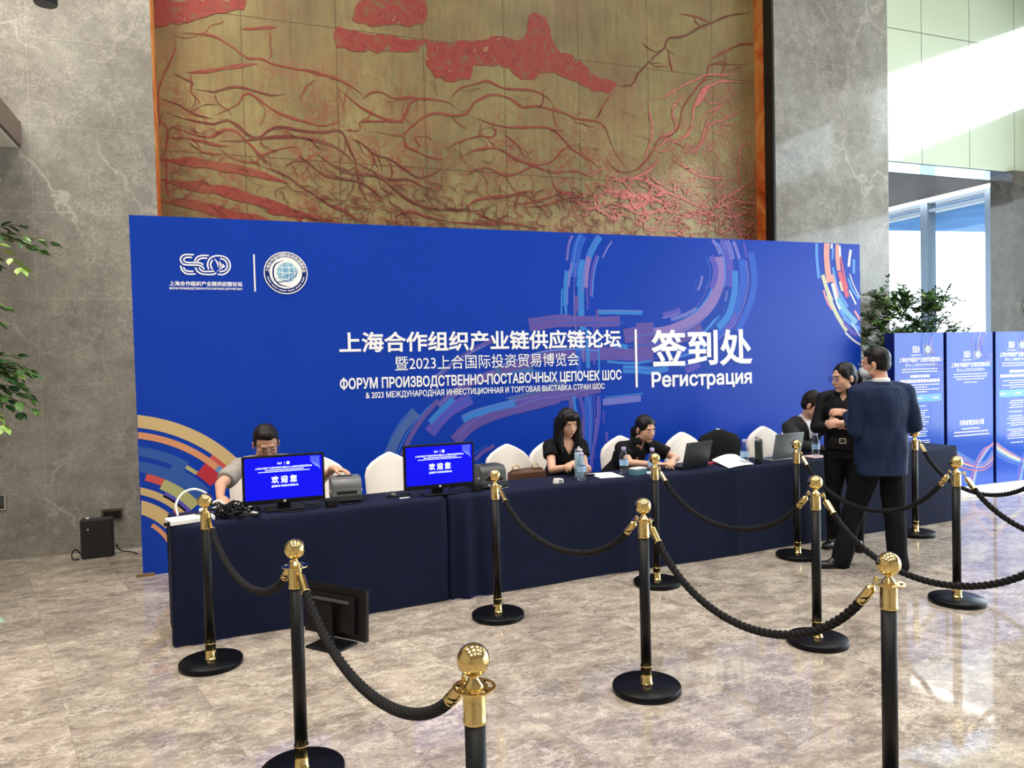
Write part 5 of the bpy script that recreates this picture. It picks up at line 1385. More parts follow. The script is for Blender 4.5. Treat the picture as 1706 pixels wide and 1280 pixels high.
def hand_pieces(mb, wr, d, n, side, curl=.5, spread=.6, s=1.0, thumb=.6):
    """wr wrist, d towards the fingers, n palm normal, side: direction of the thumb."""
    d = Vector(d).normalized(); n = Vector(n); n = (n-d*n.dot(d)).normalized(); t = d.cross(n)
    if t.dot(Vector(side)) < 0: t = -t
    R = Matrix((t, d, n)).transposed()
    mb.sphere(wr+d*.050*s, (.040*s, .055*s, .0165*s), 16, 0, R); rcone(mb, wr-d*.02, wr+d*.03*s, .024*s, .026*s)
    for k, (o, ln, b0) in enumerate(((.030, .070, .088), (.0105, .078, .094), (-.0095, .073, .091), (-.028, .058, .082))):
        cu = curl*(1+.12*k); p0 = wr+d*b0*s+t*o*s*1.02; dd = (d+t*(.10*(1.2-k))*spread).normalized()
        p1 = p0+(dd*cos(cu*.6)+n*sin(cu*.6))*ln*.45*s; p2 = p1+(dd*cos(cu*1.5)+n*sin(cu*1.5))*ln*.32*s; p3 = p2+(dd*cos(cu*2.1)+n*sin(cu*2.1))*ln*.25*s
        chain(mb, [p0-d*.012*s, p0, p1, p2, p3], [.0095*s, .0098*s, .0088*s, .0080*s, .0066*s])
    p0 = wr+d*.024*s+t*.026*s; q = (d*.62+t*.72*thumb+n*.35).normalized(); p1 = p0+q*.040*s; p2 = p1+(d*.9+t*.25*thumb+n*.3).normalized()*.034*s
    chain(mb, [p0, p1, p2], [.0145*s, .0105*s, .0080*s])
def torso_rings(pel, chest, neck, fw, sw=.0, female=False, infl=0.0, belly=0.0, z0=None, top=True):
    """rings from hips to shoulders along the spine; fw is the facing direction of the chest."""
    fw = Vector(fw); fw.z = 0; fw = fw.normalized(); u = V3(-fw.y, fw.x, 0); R = []
    sp = [(pel, 0)]
    prof = [(0.0, .165, .115), (.16, .168, .118), (.36, .150+belly*.3, .108+belly), (.55, .152, .110+belly*.6), (.74, .168, .118), (.88, .168, .108), (.97, .135, .085), (1.0, .085, .065)] if not female else \
           [(0.0, .165, .112), (.16, .165, .112), (.38, .128, .092), (.55, .132, .098), (.72, .148, .118), (.86, .145, .098), (.96, .112, .074), (1.0, .070, .055)]
    for t, a, d in prof:
        if t < .5: c = pel.lerp(chest, t/.55)
        elif t < .74: c = pel.lerp(chest, min(1, t/.74)*.98+.02) if False else pel.lerp(chest, t/.74)
        else: c = chest.lerp(neck, (t-.74)/.26)
        ax_ = (chest-pel).normalized() if t < .74 else (neck-chest).normalized()
        v = (fw-ax_*fw.dot(ax_)).normalized()
        R.append((c, a+sw+infl, d+infl, u, v))
    return R
def specs(t, c, ax, round_=False, k=1.0):
    k *= HS[0]; F, L, U = ax; b = MB()
    for s_ in (-1, 1):
        e = c+(F*.106+L*s_*.034-U*.002)*k; p = []
        for i in range(25):
            a = 2*pi*i/24; x = cos(a); y = sin(a)
            if not round_: x = abs(x)**.7*(1 if x >= 0 else -1); y = abs(y)**.7*(1 if y >= 0 else -1)
            p.append(e+(L*.025*x+U*(.021 if round_ else .0175)*y)*k)
        b.tube(p, .0016, 6, cap=False)
        b.tube([c+(F*.105+L*s_*.060+U*.004)*k, c+(F*.085+L*s_*.077+U*.004)*k, c+(F*.0+L*s_*.083+U*.006)*k, c+(F*-.02+L*s_*.083-U*.008)*k], .0016, 6)
    b.tube([c+(F*.107+L*-.010+U*.002)*k, c+(F*.112+U*.005)*k, c+(F*.107+L*.010+U*.002)*k], .0016, 6)
    g_ = b.build('glasses', M_rimm, t); b = MB()
    for s_ in (-1, 1):
        e = c+(F*.106+L*s_*.034-U*.002)*k; b.add([e+(L*.0235*cos(2*pi*i/20)+U*(.0195 if round_ else .016)*sin(2*pi*i/20))*k for i in range(20)], [tuple(range(20))], 0)
    b.build('lens', M_lens, g_)
FACE = lambda sk: [sk, M_eye, M_iris, M_lip, M_brow]
def sleeve(mb, pts, rs): chain(mb, pts, rs)

def seated(origin, label, skinm, female, pel, chest, neck, fw, headc, hax, shL, shR, elL, wrL, elR, wrR, handL, handR, dress, hairf, knees=None, scale=1.0):
    t = thing('person', label, 'person', origin, 0, 'people at the registration tables'); pel = pel+V3(0, 0, .045)
    fwv = Vector((fw[0], fw[1], 0)); fwv.normalize(); u = V3(-fwv.y, fwv.x, 0)
    ua, fa = ((.042, .034), (.033, .023)) if female else ((.050, .041), (.039, .027))
    hips = [pel+u*.085*s_ for s_ in (1, -1)]; kn = [h+fwv*.40+V3(0, 0, .02) for h in hips]; an = [k_+fwv*.02-V3(0, 0, .44) for k_ in kn]
    def body(mb):
        head_pieces(mb, headc, hax, female)
        F, L, U = hax
        rcone(mb, neck-V3(0, 0, .03), headc-U*.05-F*.018, .052 if female else .060, .046 if female else .055)
        loft(mb, torso_rings(pel, chest, neck, fwv, 0, female, -.006))
        for s_ in (shL, shR): rcone(mb, s_.lerp(neck, .45)-V3(0, 0, .012), s_, .040, .046)
        for sh, el, wr in ((shL, elL, wrL), (shR, elR, wrR)): chain(mb, [sh, el], ua); chain(mb, [el, wr], fa)
        for h, k_, a_ in zip(hips, kn, an): chain(mb, [h, k_, a_], [.078, .056, .036])
        hand_pieces(mb, wrL, *handL); hand_pieces(mb, wrR, *handR)
    skin('body', body, FACE(skinm), t, .005, 3, extra=lambda o: face_marks(o, headc, hax, female))
    def trs(mb):
        for h, k_, a_ in zip(hips, kn, an): chain(mb, [h, k_, a_+V3(0, 0, .02)], [.09, .068, .052])
        rcone(mb, hips[0], hips[1], .095, .095)
    skin('trousers', trs, M_trs, t, .010, 4)
    for a_ in an: 
        b = MB(); R = Matrix((u, fwv, V3(0, 0, 1))).transposed(); b.sphere(a_+fwv*.055-V3(0, 0, a_.z-.045), (.045, .13, .044), 16, 0, R); b.build('shoe', M_shoe, t)
    dress(t, dict(pel=pel, chest=chest, neck=neck, fw=fwv, u=u, shL=shL, shR=shR, elL=elL, elR=elR, wrL=wrL, wrR=wrR, headc=headc, hax=hax))
    hairf(t, headc, hax)
    return t
def short_hair(t, c, ax, m, top=.010, fringe=0.0, side=.0):
    F, L, U = [a_*HS[0] for a_ in ax]; R = Matrix((L, F, U)).transposed()
    def pc(mb):
        mb.sphere(c-F*.022+U*.040, (.082, .094, .088+top), 24, 0, R); mb.sphere(c-F*.048+U*.000, (.078, .062, .070), 20, 0, R)
        mb.sphere(c+F*.030+U*(.082+top*.5), (.060, .046+fringe, .034+top), 18, 0, R)
        for s_ in (-1, 1): mb.sphere(c+F*.002+L*s_*.070+U*.030, (.012, .028, .036+side), 12, 0, R)
    skin('hair', pc, m, t, .006, 2, cut=lambda q: (q-c).dot(F) > .060 and (q-c).dot(U) < .050, wob=.0035, wscale=28, seed=3)
def tee(infl=.012, sl=.6, female=False, m=None, neckcut=None, bel=0.0, name='shirt', wob=.006, emblem=None, collar=False):
    def f(t, j):
        def pc(mb):
            loft(mb, torso_rings(j['pel'], j['chest'], j['neck']-V3(0, 0, .012), j['fw'], 0, female, infl, bel))
            for s_ in ('L', 'R'):
                sh, el = j['sh'+s_], j['el'+s_]
                rcone(mb, sh.lerp(j['neck'], .5)+V3(0, 0, -.012), sh, .054+infl*.6, .056+infl*.6)
                rcone(mb, sh, sh.lerp(el, sl), .054+infl, .052+infl, capr=(1, .12))
        o = skin(name, pc, m, t, .007, 4, cut=neckcut and (lambda q: neckcut(q, j)), wob=wob, seed=len(t.name))
        if collar:
            b = MB(); F, u = j['fw'], j['u']; n_ = j['neck']
            def ringp(a, r, z): return n_+u*(r*cos(a))+F*(r*1.0*sin(a)+.01)+V3(0, 0, z)
            N_ = 20; rows = []
            for i in range(N_+1):
                a = pi/2+.28+(2*pi-.56)*i/N_
                rows += [ringp(a, .060, .048-.02*abs(sin((a-pi/2)/2)**-0 if False else 0)), ringp(a, .078, .018), ringp(a, .086, -.012-.018*(1 if i in (0, N_) else 0))]
            b.add(rows, [(3*i+q, 3*i+3+q, 3*i+4+q, 3*i+1+q) for i in range(N_) for q in (0, 1)], 0, True)
            c_ = b.build('collar', m, o); md = c_.modifiers.new('thick', 'SOLIDIFY'); md.thickness = .004
        if emblem: emblem(t, j, o)
    return f

# --- man in grey T-shirt, far left
O = V3(.29, 6.05, 0)
DX = [0.0]
def P(x, y, z): return V3(x+DX[0], y, z)-O
HS[0] = 1.12
hax = axes(6, 26, 3)
seated(O, 'man in grey shirt and glasses bending over the first monitor, hand in the cable heap', M_skin2, False, P(.33, 6.20, .52), P(.30, 6.04, .90), P(.285, 5.97, 1.045), (-.02, -1), P(.283, 5.925, 1.150), hax,
       P(.475, 6.00, .985), P(.095, 5.98, .985), P(.665, 5.86, .86), P(.735, 5.66, .962), ik(P(.095, 5.98, .985), P(-.045, 5.52, .842), .275, .245, P(-.35, 5.85, .80)), P(-.045, 5.52, .842),
       (V3(.75, -.55, -.12), V3(0, -.15, -1), V3(-.6, -.8, 0), .55), (V3(.2, -1, -.35), V3(.2, 0, -1), V3(1, 0, 0), .5),
       tee(.016, .74, m=M_gshirt, bel=.025, wob=.010), lambda t, c, a: (short_hair(t, c, a, M_hairb, .004), specs(t, c, a, False)))
# --- long-haired woman
O = V3(2.80, 6.12, 0); DX[0] = -.06; HS[0] = 1.03
hax = axes(2, 18, 2)
def long_hair(t, c, ax):
    F, L, U = [a_*HS[0] for a_ in ax]; R = Matrix((L, F, U)).transposed()
    def pc(mb):
        mb.sphere(c-F*.020+U*.034, (.084, .094, .094), 24, 0, R); mb.sphere(c-F*.055-U*.03, (.088, .055, .10), 20, 0, R)
        for s_ in (-1, 1):
            chain(mb, [c+L*s_*.068+U*.05+F*.01, c+L*s_*.086-U*.05+F*.012, c+L*s_*.088-V3(0, 0, .15)-F*.005, c+L*s_*.074-V3(0, 0, .245)+F*.01], [.034, .042, .046, .026])
            chain(mb, [c+L*s_*.05-F*.06, c+L*s_*.065-F*.065-V3(0, 0, .13), c+L*s_*.06-F*.06-V3(0, 0, .235)], [.05, .046, .024])
        chain(mb, [c-F*.075, c-F*.08-V3(0, 0, .13), c-F*.075-V3(0, 0, .24)], [.06, .05, .026])
        mb.sphere(c+F*.048+U*.072, (.060, .044, .040), 18, 0, R)
        for s_ in (-1, 1): mb.sphere(c+F*.040+L*s_*.062+U*.045, (.020, .038, .062), 14, 0, R)
    skin('hair', pc, M_hair, t, .006, 2, wob=.003, wscale=26, seed=9)
def vneck(depth, half):
    def f(q, j):
        d = q-j['neck']; fr = d.dot(j['fw']); z = d.z; x = abs(d.dot(j['u']))
        return fr > .02 and z > -depth and x < half*(z+depth)/depth
    return f
sh = (P(2.985, 6.05, .960), P(2.705, 6.085, .960))
seated(O, 'woman with long black hair and black V-neck shirt looking down beside a pale blue flask', M_skin1, True, P(2.86, 6.24, .53), P(2.855, 6.13, .88), P(2.85, 6.085, 1.035), (.06, -1), P(2.862, 6.035, 1.168), hax,
       sh[0], sh[1], ik(sh[0], P(2.80, 5.80, .845), .25, .22, P(3.02, 5.9, .6)), P(2.80, 5.80, .845), P(2.655, 5.93, .785), P(2.775, 5.745, .825),
       (V3(-.7, -.5, .0), V3(-.2, -.2, -1), V3(-.3, -1, .4), .75), (V3(.8, -.4, .12), V3(.1, -.1, -1), V3(0, .8, .4), .75),
       tee(.012, .42, True, M_bshirt, vneck(.155, .075), wob=.005), long_hair)
# phone under her hands
slab('phone', [(2.77, 5.66), (2.85, 5.63), (2.88, 5.70), (2.80, 5.73)], TOPZ+.001, TOPZ+.009, M_blackp, 'black phone on the cloth under the hands of the long-haired woman', 'phone')
# --- ponytail woman
O = V3(3.47, 6.08, 0); DX[0] = -.13
hax = axes(10, 12, 4)
def pony(t, c, ax):
    F, L, U = [a_*HS[0] for a_ in ax]; R = Matrix((L, F, U)).transposed()
    def pc(mb):
        mb.sphere(c-F*.016+U*.038, (.080, .092, .088), 24, 0, R); mb.sphere(c-F*.05-U*.008, (.073, .058, .075), 20, 0, R)
        for s_ in (-1, 1): mb.sphere(c+F*.018+L*s_*.064+U*.040, (.016, .034, .046), 14, 0, R)
        q = c-F*.105-U*.01
        rcone(mb, c-F*.09, q, .030, .024); chain(mb, [q, q-F*.05-V3(0, 0, .045), q-F*.055-V3(0, 0, .12), q-F*.03-V3(0, 0, .19)], [.028, .036, .032, .012])
    skin('hair', pc, M_hair, t, .006, 2, wob=.0025, wscale=28, seed=4)
def chest_emblem(t, j, o):
    b = MB(); n_ = j['neck']; F, u = j['fw'], j['u']
    c = n_-u*.075-V3(0, 0, .175)+F*.075
    for k_, (w_, h_) in enumerate(((.020, .012), (.016, .014), (.012, .014), (.006, .010))): b.box((-w_/2, -.004, sum((.012, .014, .014, .010)[:k_])), (w_/2, .004, sum((.012, .014, .014, .010)[:k_+1])), 0, T(*c) @ Matrix((u, F, V3(0, 0, 1))).transposed().to_4x4())
    b.build('chest_emblem', mat('orange_embroidery', C(216, 132, 66), .7), o)
sh = (P(3.80, 6.07, .895), P(3.475, 6.06, .905))
seated(O, 'woman with a ponytail in a black polo shirt leaning toward the black laptop', M_skin1, True, P(3.50, 6.28, .53), P(3.585, 6.13, .83), P(3.63, 6.055, .955), (.22, -1), P(3.675, 5.985, 1.078), hax,
       sh[0], sh[1], P(3.955, 5.93, .80), P(3.83, 5.80, .795), P(3.44, 5.87, .80), P(3.575, 5.66, .80),
       (V3(-.6, -.75, -.05), V3(0, 0, -1), V3(-.7, .5, 0), .45), (V3(.9, -.35, .0), V3(0, -.1, -1), V3(.2, 1, .2), .4),
       tee(.014, .62, True, M_bshirt, vneck(.10, .035), wob=.006, emblem=chest_emblem, collar=True), pony)
# --- seated man in dark suit
O = V3(5.47, 6.20, 0); DX[0] = -.13; HS[0] = 1.05
hax = axes(34, 22, -3)
def suit(t, j, jm=M_suit, infl=.020):
    F, u, n_ = j['fw'], j['u'], j['neck']
    def sp(mb):
        loft(mb, torso_rings(j['pel'], j['chest'], n_-V3(0, 0, .01), F, 0, False, .008)); rcone(mb, n_-V3(0, 0, .02), n_+V3(0, 0, .035), .068, .064, capr=(1, .1))
    skin('shirt', sp, M_shirtw, t, .008, 3)
    def jp(mb):
        loft(mb, torso_rings(j['pel']-V3(0, 0, .02), j['chest'], n_-V3(0, 0, .012), F, .012, False, infl))
        for s_ in ('L', 'R'):
            s0_, e, w_ = j['sh'+s_], j['el'+s_], j['wr'+s_]
            rcone(mb, s0_.lerp(n_, .55)-V3(0, 0, .008), s0_, .064, .070); chain(mb, [s0_, e], [.072, .060]); rcone(mb, e, e.lerp(w_, .93), .060, .044, capr=(1, .1))
    def cut(q):
        d = q-n_; return d.dot(F) > .015 and d.z > -.26 and abs(d.dot(u)) < .074*(d.z+.26)/.26+.003
    o = skin('jacket', jp, jm, t, .008, 4, cut=cut, wob=.008, seed=2)
    b = MB()
    for s_ in (-1, 1):
        q = [n_+u*s_*.070+F*.03+V3(0, 0, .03), n_+u*s_*.105+F*.098-V3(0, 0, .07), n_+u*s_*.085+F*.135-V3(0, 0, .13), n_+u*s_*.012+F*.150-V3(0, 0, .26)]
        q2 = [n_+u*s_*.055+F*.03+V3(0, 0, .03), n_+u*s_*.062+F*.105-V3(0, 0, .06), n_+u*s_*.045+F*.135-V3(0, 0, .13), n_+u*s_*.004+F*.152-V3(0, 0, .26)]
        b.add([x for p_ in zip(q, q2) for x in p_], [(2*i, 2*i+1, 2*i+3, 2*i+2) for i in range(3)], 0, False)
    lp = b.build('lapel', jm, o); sw = lp.modifiers.new('sub', 'SUBSURF'); sw.subdivision_type = 'SIMPLE'; sw.levels = sw.render_levels = 3; sw = lp.modifiers.new('fit', 'SHRINKWRAP'); sw.target = o; sw.offset = .004; md = lp.modifiers.new('thick', 'SOLIDIFY'); md.thickness = .006
sh = (P(5.80, 6.10, .985), P(5.41, 6.14, .985))
seated(O, 'man in dark suit and white shirt sitting with bowed head behind the silver laptop', M_skin2, False, P(5.64, 6.30, .54), P(5.61, 6.17, .92), P(5.605, 6.11, 1.075), (-.05, -1), P(5.625, 6.04, 1.200), hax,
       sh[0], sh[1], ik(sh[0], P(5.68, 5.70, .80), .285, .25, P(6.2, 6.0, .7)), P(5.68, 5.70, .80), ik(sh[1], P(5.50, 5.72, .80), .285, .25, P(5.0, 6.0, .7)), P(5.50, 5.72, .80),
       (V3(-.5, -.8, 0), V3(0, 0, -1), V3(-.6, .6, 0), .5), (V3(.6, -.8, 0), V3(0, 0, -1), V3(.6, .6, 0), .5),
       suit, lambda t, c, a: short_hair(t, c, a, M_hairb, .018, .012, .004))

# --- standing people
def standing(origin, label, skinm, female, J, hax, fw, handL, handR, dress, hairf):
    t = thing('person', label, 'person', origin, 0, 'people talking before the tables'); j = dict(J)
    fwv = Vector(fw).normalized(); u = V3(-fwv.y, fwv.x, 0); j['fw'], j['u'] = fwv, u
    ua, fa = ((.043, .035), (.034, .024)) if female else ((.050, .041), (.040, .028))
    def body(mb):
        head_pieces(mb, j['headc'], hax, female); F, L, U = hax
        rcone(mb, j['neck']-V3(0, 0, .03), j['headc']-U*.05-F*.018, .050 if female else .061, .045 if female else .057)
        loft(mb, torso_rings(j['pel'], j['chest'], j['neck'], fwv, 0, female, -.006))
        for s_ in 'LR':
            rcone(mb, j['sh'+s_].lerp(j['neck'], .45)-V3(0, 0, .012), j['sh'+s_], .040, .044)
            chain(mb, [j['sh'+s_], j['el'+s_]], ua); chain(mb, [j['el'+s_], j['wr'+s_]], fa)
            chain(mb, [j['hip'+s_], j['kn'+s_], j['an'+s_]], [.080, .055, .036])
        hand_pieces(mb, j['wrL'], *handL); hand_pieces(mb, j['wrR'], *handR)
    skin('body', body, FACE(skinm), t, .005, 3, extra=lambda o: face_marks(o, j['headc'], hax, female))
    def trs(mb):
        k_ = .0 if female else .012
        loft(mb, torso_rings(j['pel']-V3(0, 0, .05), j['pel']+V3(0, 0, .22), j['pel']+V3(0, 0, .26), fwv, -.004, female, .004)[:3])
        for s_ in 'LR':
            chain(mb, [j['hip'+s_], j['kn'+s_], j['an'+s_]+V3(0, 0, -.035)], [.098+k_, .068+k_*1.3, .058+k_*1.2])
        rcone(mb, j['hipL'], j['hipR'], .100, .100)
    skin('trousers', trs, M_trs, t, .008, 5, wob=.010, seed=6)
    for s_ in 'LR':
        d = Vector(j['toe'+s_]).normalized(); sd_ = V3(-d.y, d.x, 0); R = Matrix((sd_, d, V3(0, 0, 1))).transposed(); a_ = Vector((j['an'+s_].x, j['an'+s_].y, 0))
        def pc(mb):
            mb.sphere(a_+d*.02+V3(0, 0, .046), (.041, .085, .044), 18, 0, R); mb.sphere(a_+d*.115+V3(0, 0, .030), (.044, .092, .028), 18, 0, R)
            rcone(mb, a_+V3(0, 0, .06), a_+V3(0, 0, .10), .042, .042)
        def flat(o):
            o.v = [(x, y, max(z_, .004)) for x, y, z_ in o.v]
        skin('shoe', pc, M_shoe, t, .006, 2, extra=flat)
        b = MB(); b.prism([(-.03, -.06), (.03, -.06), (.037, 0), (.044, .11), (.036, .18), (0, .21), (-.036, .18), (-.044, .11), (-.037, 0)], .001, .014, 0, 'z', T(*a_) @ R.to_4x4()); b.build('shoe_sole', mat('dark_rubber', C(18, 17, 17), .7), t)
    dress(t, j); hairf(t, j['headc'], hax); return t
# woman with folded arms
O = V3(5.11, 5.22, 0); DX[0] = 0; HS[0] = 1.10
fw = V3(-.80, -.60, 0).normalized(); u = V3(-fw.y, fw.x, 0)       # u points to her left
hax = axes(-98, 5, 0)
base = P(5.11, 5.225, 0)
def W_(l, f, z): return base+u*l+fw*f+V3(0, 0, z)
J = dict(headc=W_(.0, .035, 1.500), neck=W_(0, -.01, 1.365), chest=W_(0, -.005, 1.20), pel=W_(0, 0, .84), shL=W_(.172, -.01, 1.315), shR=W_(-.172, -.01, 1.315), elL=W_(.225, .06, 1.06), elR=W_(-.225, .06, 1.06),
         wrL=W_(-.005, .185, 1.115), wrR=W_(.0, .150, 1.085), hipL=W_(.085, 0, .82), hipR=W_(-.085, 0, .82), knL=W_(.095, .02, .45), knR=W_(-.10, .02, .45), anL=W_(.09, -.01, .085), anR=W_(-.11, .0, .085), toeL=fw+u*.25, toeR=fw-u*.2)
def blouse(t, j):
    F, u_, n_ = j['fw'], j['u'], j['neck']
    def pc(mb):
        loft(mb, torso_rings(j['pel']+V3(0, 0, .03), j['chest'], n_-V3(0, 0, .008), F, 0, True, .014))
        for s_ in 'LR':
            rcone(mb, j['sh'+s_].lerp(n_, .5)-V3(0, 0, .008), j['sh'+s_], .064, .064); chain(mb, [j['sh'+s_], j['el'+s_]], [.064, .052]); rcone(mb, j['el'+s_], j['el'+s_].lerp(j['wr'+s_], .86), .050, .038, capr=(1, .1))
    o = skin('blouse', pc, mat('black_satin', C(11, 12, 16), .6, spec=.2, nz=.1, nscale=20), t, .007, 4, cut=lambda q: vneck(.07, .045)(q, j), wob=.007, seed=5)
    b = MB(); N_ = 20; rows = []
    for i in range(N_+1):
        a = pi/2+.32+(2*pi-.64)*i/N_
        for r, z_ in ((.056, .050), (.074, .030), (.092, -.020-.022*(i in (0, N_)))): rows.append(n_+u_*(r*cos(a))+F*(r*sin(a)+.004)+V3(0, 0, z_))
    b.add(rows, [(3*i+q, 3*i+3+q, 3*i+4+q, 3*i+1+q) for i in range(N_) for q in (0, 1)], 0, True)
    cl = b.build('collar', mat('black_satin', C(15, 16, 20), .5), o); md = cl.modifiers.new('thick', 'SOLIDIFY'); md.thickness = .004
    b = MB(); rows = []
    for i in range(37):
        a = 2*pi*i/36
        for z_ in (-.022, .022): rows.append(j['pel']+u_*(.176*cos(a))+F*(.128*sin(a))+V3(0, 0, .115+z_))
    b.add(rows, [(2*i, 2*i+2, 2*i+3, 2*i+1) for i in range(36)], 0, True); bl = b.build('belt', M_shoe, t)
    b = MB(); c_ = j['pel']+F*.131-u_*.0+V3(0, 0, .115); Rb = T(*c_) @ Matrix((u_, F, V3(0, 0, 1))).transposed().to_4x4()
    for lo, hi in (((-.026, 0, -.024), (.026, .006, -.018)), ((-.026, 0, .018), (.026, .006, .024)), ((-.026, 0, -.018), (-.020, .006, .018)), ((.020, 0, -.018), (.026, .006, .018))): b.box(lo, hi, 0, Rb)
    b.build('buckle', M_chrome, bl)
def bun(t, c, ax):
    F, L, U = [a_*HS[0] for a_ in ax]; R = Matrix((L, F, U)).transposed()
    def pc(mb):
        mb.sphere(c-F*.016+U*.038, (.080, .092, .088), 24, 0, R); mb.sphere(c-F*.052-U*.004, (.072, .056, .075), 20, 0, R)
        mb.sphere(c-F*.130-U*.012, (.050, .044, .056), 18, 0, R); rcone(mb, c-F*.09, c-F*.12, .034, .034)
        for s_ in (-1, 1): mb.sphere(c+F*.018+L*s_*.064+U*.040, (.016, .034, .046), 14, 0, R)
    skin('hair', pc, M_hair, t, .006, 2, wob=.0025, wscale=28, seed=8); specs(t, c, ax, True, .96)
standing(O, 'standing woman with folded arms, black blouse, glasses and hair in a bun', M_skin1, True, J, hax, fw,
         (-u*.9+fw*.1-V3(0, 0, .12), -fw*.9+V3(0, 0, -.2), V3(0, 0, 1), .9, .3), (u*.95+fw*.25+V3(0, 0, .18), -fw*.8, V3(0, 0, 1), .9, .3), blouse, bun)
# man in blue suit, seen from behind
O = V3(4.86, 4.62, 0); HS[0] = 1.06
fw = V3(.30, .95, 0).normalized(); u = V3(-fw.y, fw.x, 0)
hax = axes(180+26, 6, 0)
base = P(4.88, 4.62, 0)
J = dict(headc=W_(.02, .03, 1.622), neck=W_(.0, -.02, 1.462), chest=W_(0, -.02, 1.27), pel=W_(0, 0, .90), shL=W_(.190, -.02, 1.392), shR=W_(-.195, -.02, 1.392), elL=W_(.215, -.03, 1.095), elR=W_(-.255, -.055, 1.125),
         wrL=W_(.190, .16, 1.225), wrR=W_(-.10, .20, 1.08), hipL=W_(.09, 0, .87), hipR=W_(-.09, 0, .87), knL=W_(.17, .09, .48), knR=W_(-.10, .0, .47), anL=W_(.33, .02, .085), anR=W_(-.07, -.12, .085), toeL=u*1.0+fw*.10, toeR=fw*.9-u*.45)
def bluesuit(t, j):
    F, u_, n_ = j['fw'], j['u'], j['neck']
    def sp(mb): rcone(mb, n_-V3(0, 0, .05), n_+V3(0, 0, .045)+F*.008, .070, .066, capr=(1, .1))
    skin('shirt', sp, M_shirtw, t, .007, 2)
    def jp(mb):
        R_ = torso_rings(j['pel']-V3(0, 0, .02), j['chest'], n_-V3(0, 0, .005), F, .014, False, .026)
        lo = R_[0]; loft(mb, [(lo[0]-V3(0, 0, .13), .208, .150, lo[3], lo[4])]+R_)
        for s_ in 'LR':
            rcone(mb, j['sh'+s_].lerp(n_, .55)-V3(0, 0, .004), j['sh'+s_], .066, .072); chain(mb, [j['sh'+s_], j['el'+s_]], [.076, .062]); rcone(mb, j['el'+s_], j['el'+s_].lerp(j['wr'+s_], .92), .062, .046, capr=(1, .1))
    skin('jacket', jp, M_navys, t, .008, 5, wob=.011, seed=7, wscale=7)
    b = MB(); N_ = 24; rows = []
    for i in range(N_+1):
        a = pi/2+.5+(2*pi-1.0)*i/N_
        for r, z_ in ((.074, .022), (.083, .014), (.105, -.030)): rows.append(n_+u_*(r*cos(a))+F*(r*.95*sin(a))+V3(0, 0, z_))
    b.add(rows, [(3*i+q, 3*i+3+q, 3*i+4+q, 3*i+1+q) for i in range(N_) for q in (0, 1)], 0, True)
    cl = b.build('jacket_collar', M_navys, t); md = cl.modifiers.new('thick', 'SOLIDIFY'); md.thickness = .005
def mask_and_hair(t, c, ax):
    short_hair(t, c, ax, M_hair, .004); specs(t, c, ax, False)
    F, L, U = [a_*HS[0] for a_ in ax]; R = Matrix((L, F, U)).transposed()
    def pc(mb):
        mb.sphere(c+F*.050-U*.055, (.064, .068, .056), 20, 0, R); mb.sphere(c+F*.095-U*.03, (.03, .03, .03), 14, 0, R)
    m_ = skin('face_mask', pc, mat('white_mask', C(206, 216, 226), .8, nz=.03), t, .006, 3, cut=lambda q: (q-c).dot(F) < .030 or (q-c).dot(U) > -.018)
    b = MB()
    for s_ in (-1, 1):
        for a_ in (-.02, -.088): b.tube([c+F*.048+L*s_*.061+U*a_, c+F*.01+L*s_*.078+U*(a_*.6), c-F*.022+L*s_*.083+U*(.012 if a_ > -.05 else -.03)], .0016, 6)
    b.build('mask_strap', M_shirtw, m_)
standing(O, 'standing man in a navy blue suit and face mask, seen from behind', M_skin2, False, J, hax, fw,
         (u*.9+fw*.4+V3(0, 0, .12), fw*.5+u*-.3-V3(0, 0, .6), V3(0, 0, 1)+fw*.5, .75, .4), (u*.6+fw*.6, -fw, V3(0, 0, 1), .5), bluesuit, mask_and_hair)
# ------------------------------------------------------------------ plants
M_leaf = [mat('deep_green_leaf', C(44, 84, 40), .4, nz=.3, nscale=12), mat('mid_green_leaf', C(78, 122, 52), .42, nz=.25, nscale=12), mat('fresh_green_leaf', C(138, 172, 84), .45, nz=.2, nscale=12)]
M_bark = mat('brown_bark', C(92, 74, 56), .8, nz=.25, nscale=18)
M_pot = mat('white_planter', C(214, 212, 206), .5, nz=.03)
def leaf(b, p, d, n, L, W, mi):
    d = d.normalized(); s = d.cross(n); s = s.normalized() if s.length > 1e-5 else d.orthogonal().normalized(); n = s.cross(d)
    q = [p, p+d*L*.3+s*W*.42+n*L*.03, p+d*L*.66+s*W*.40, p+d*L-n*L*.10, p+d*L*.66-s*W*.40, p+d*L*.3-s*W*.42+n*L*.03, p+d*L*.5-n*L*.05]
    b.add(q, [(0, 1, 6), (1, 2, 6), (2, 3, 6), (3, 4, 6), (4, 5, 6), (5, 0, 6)], mi, True)
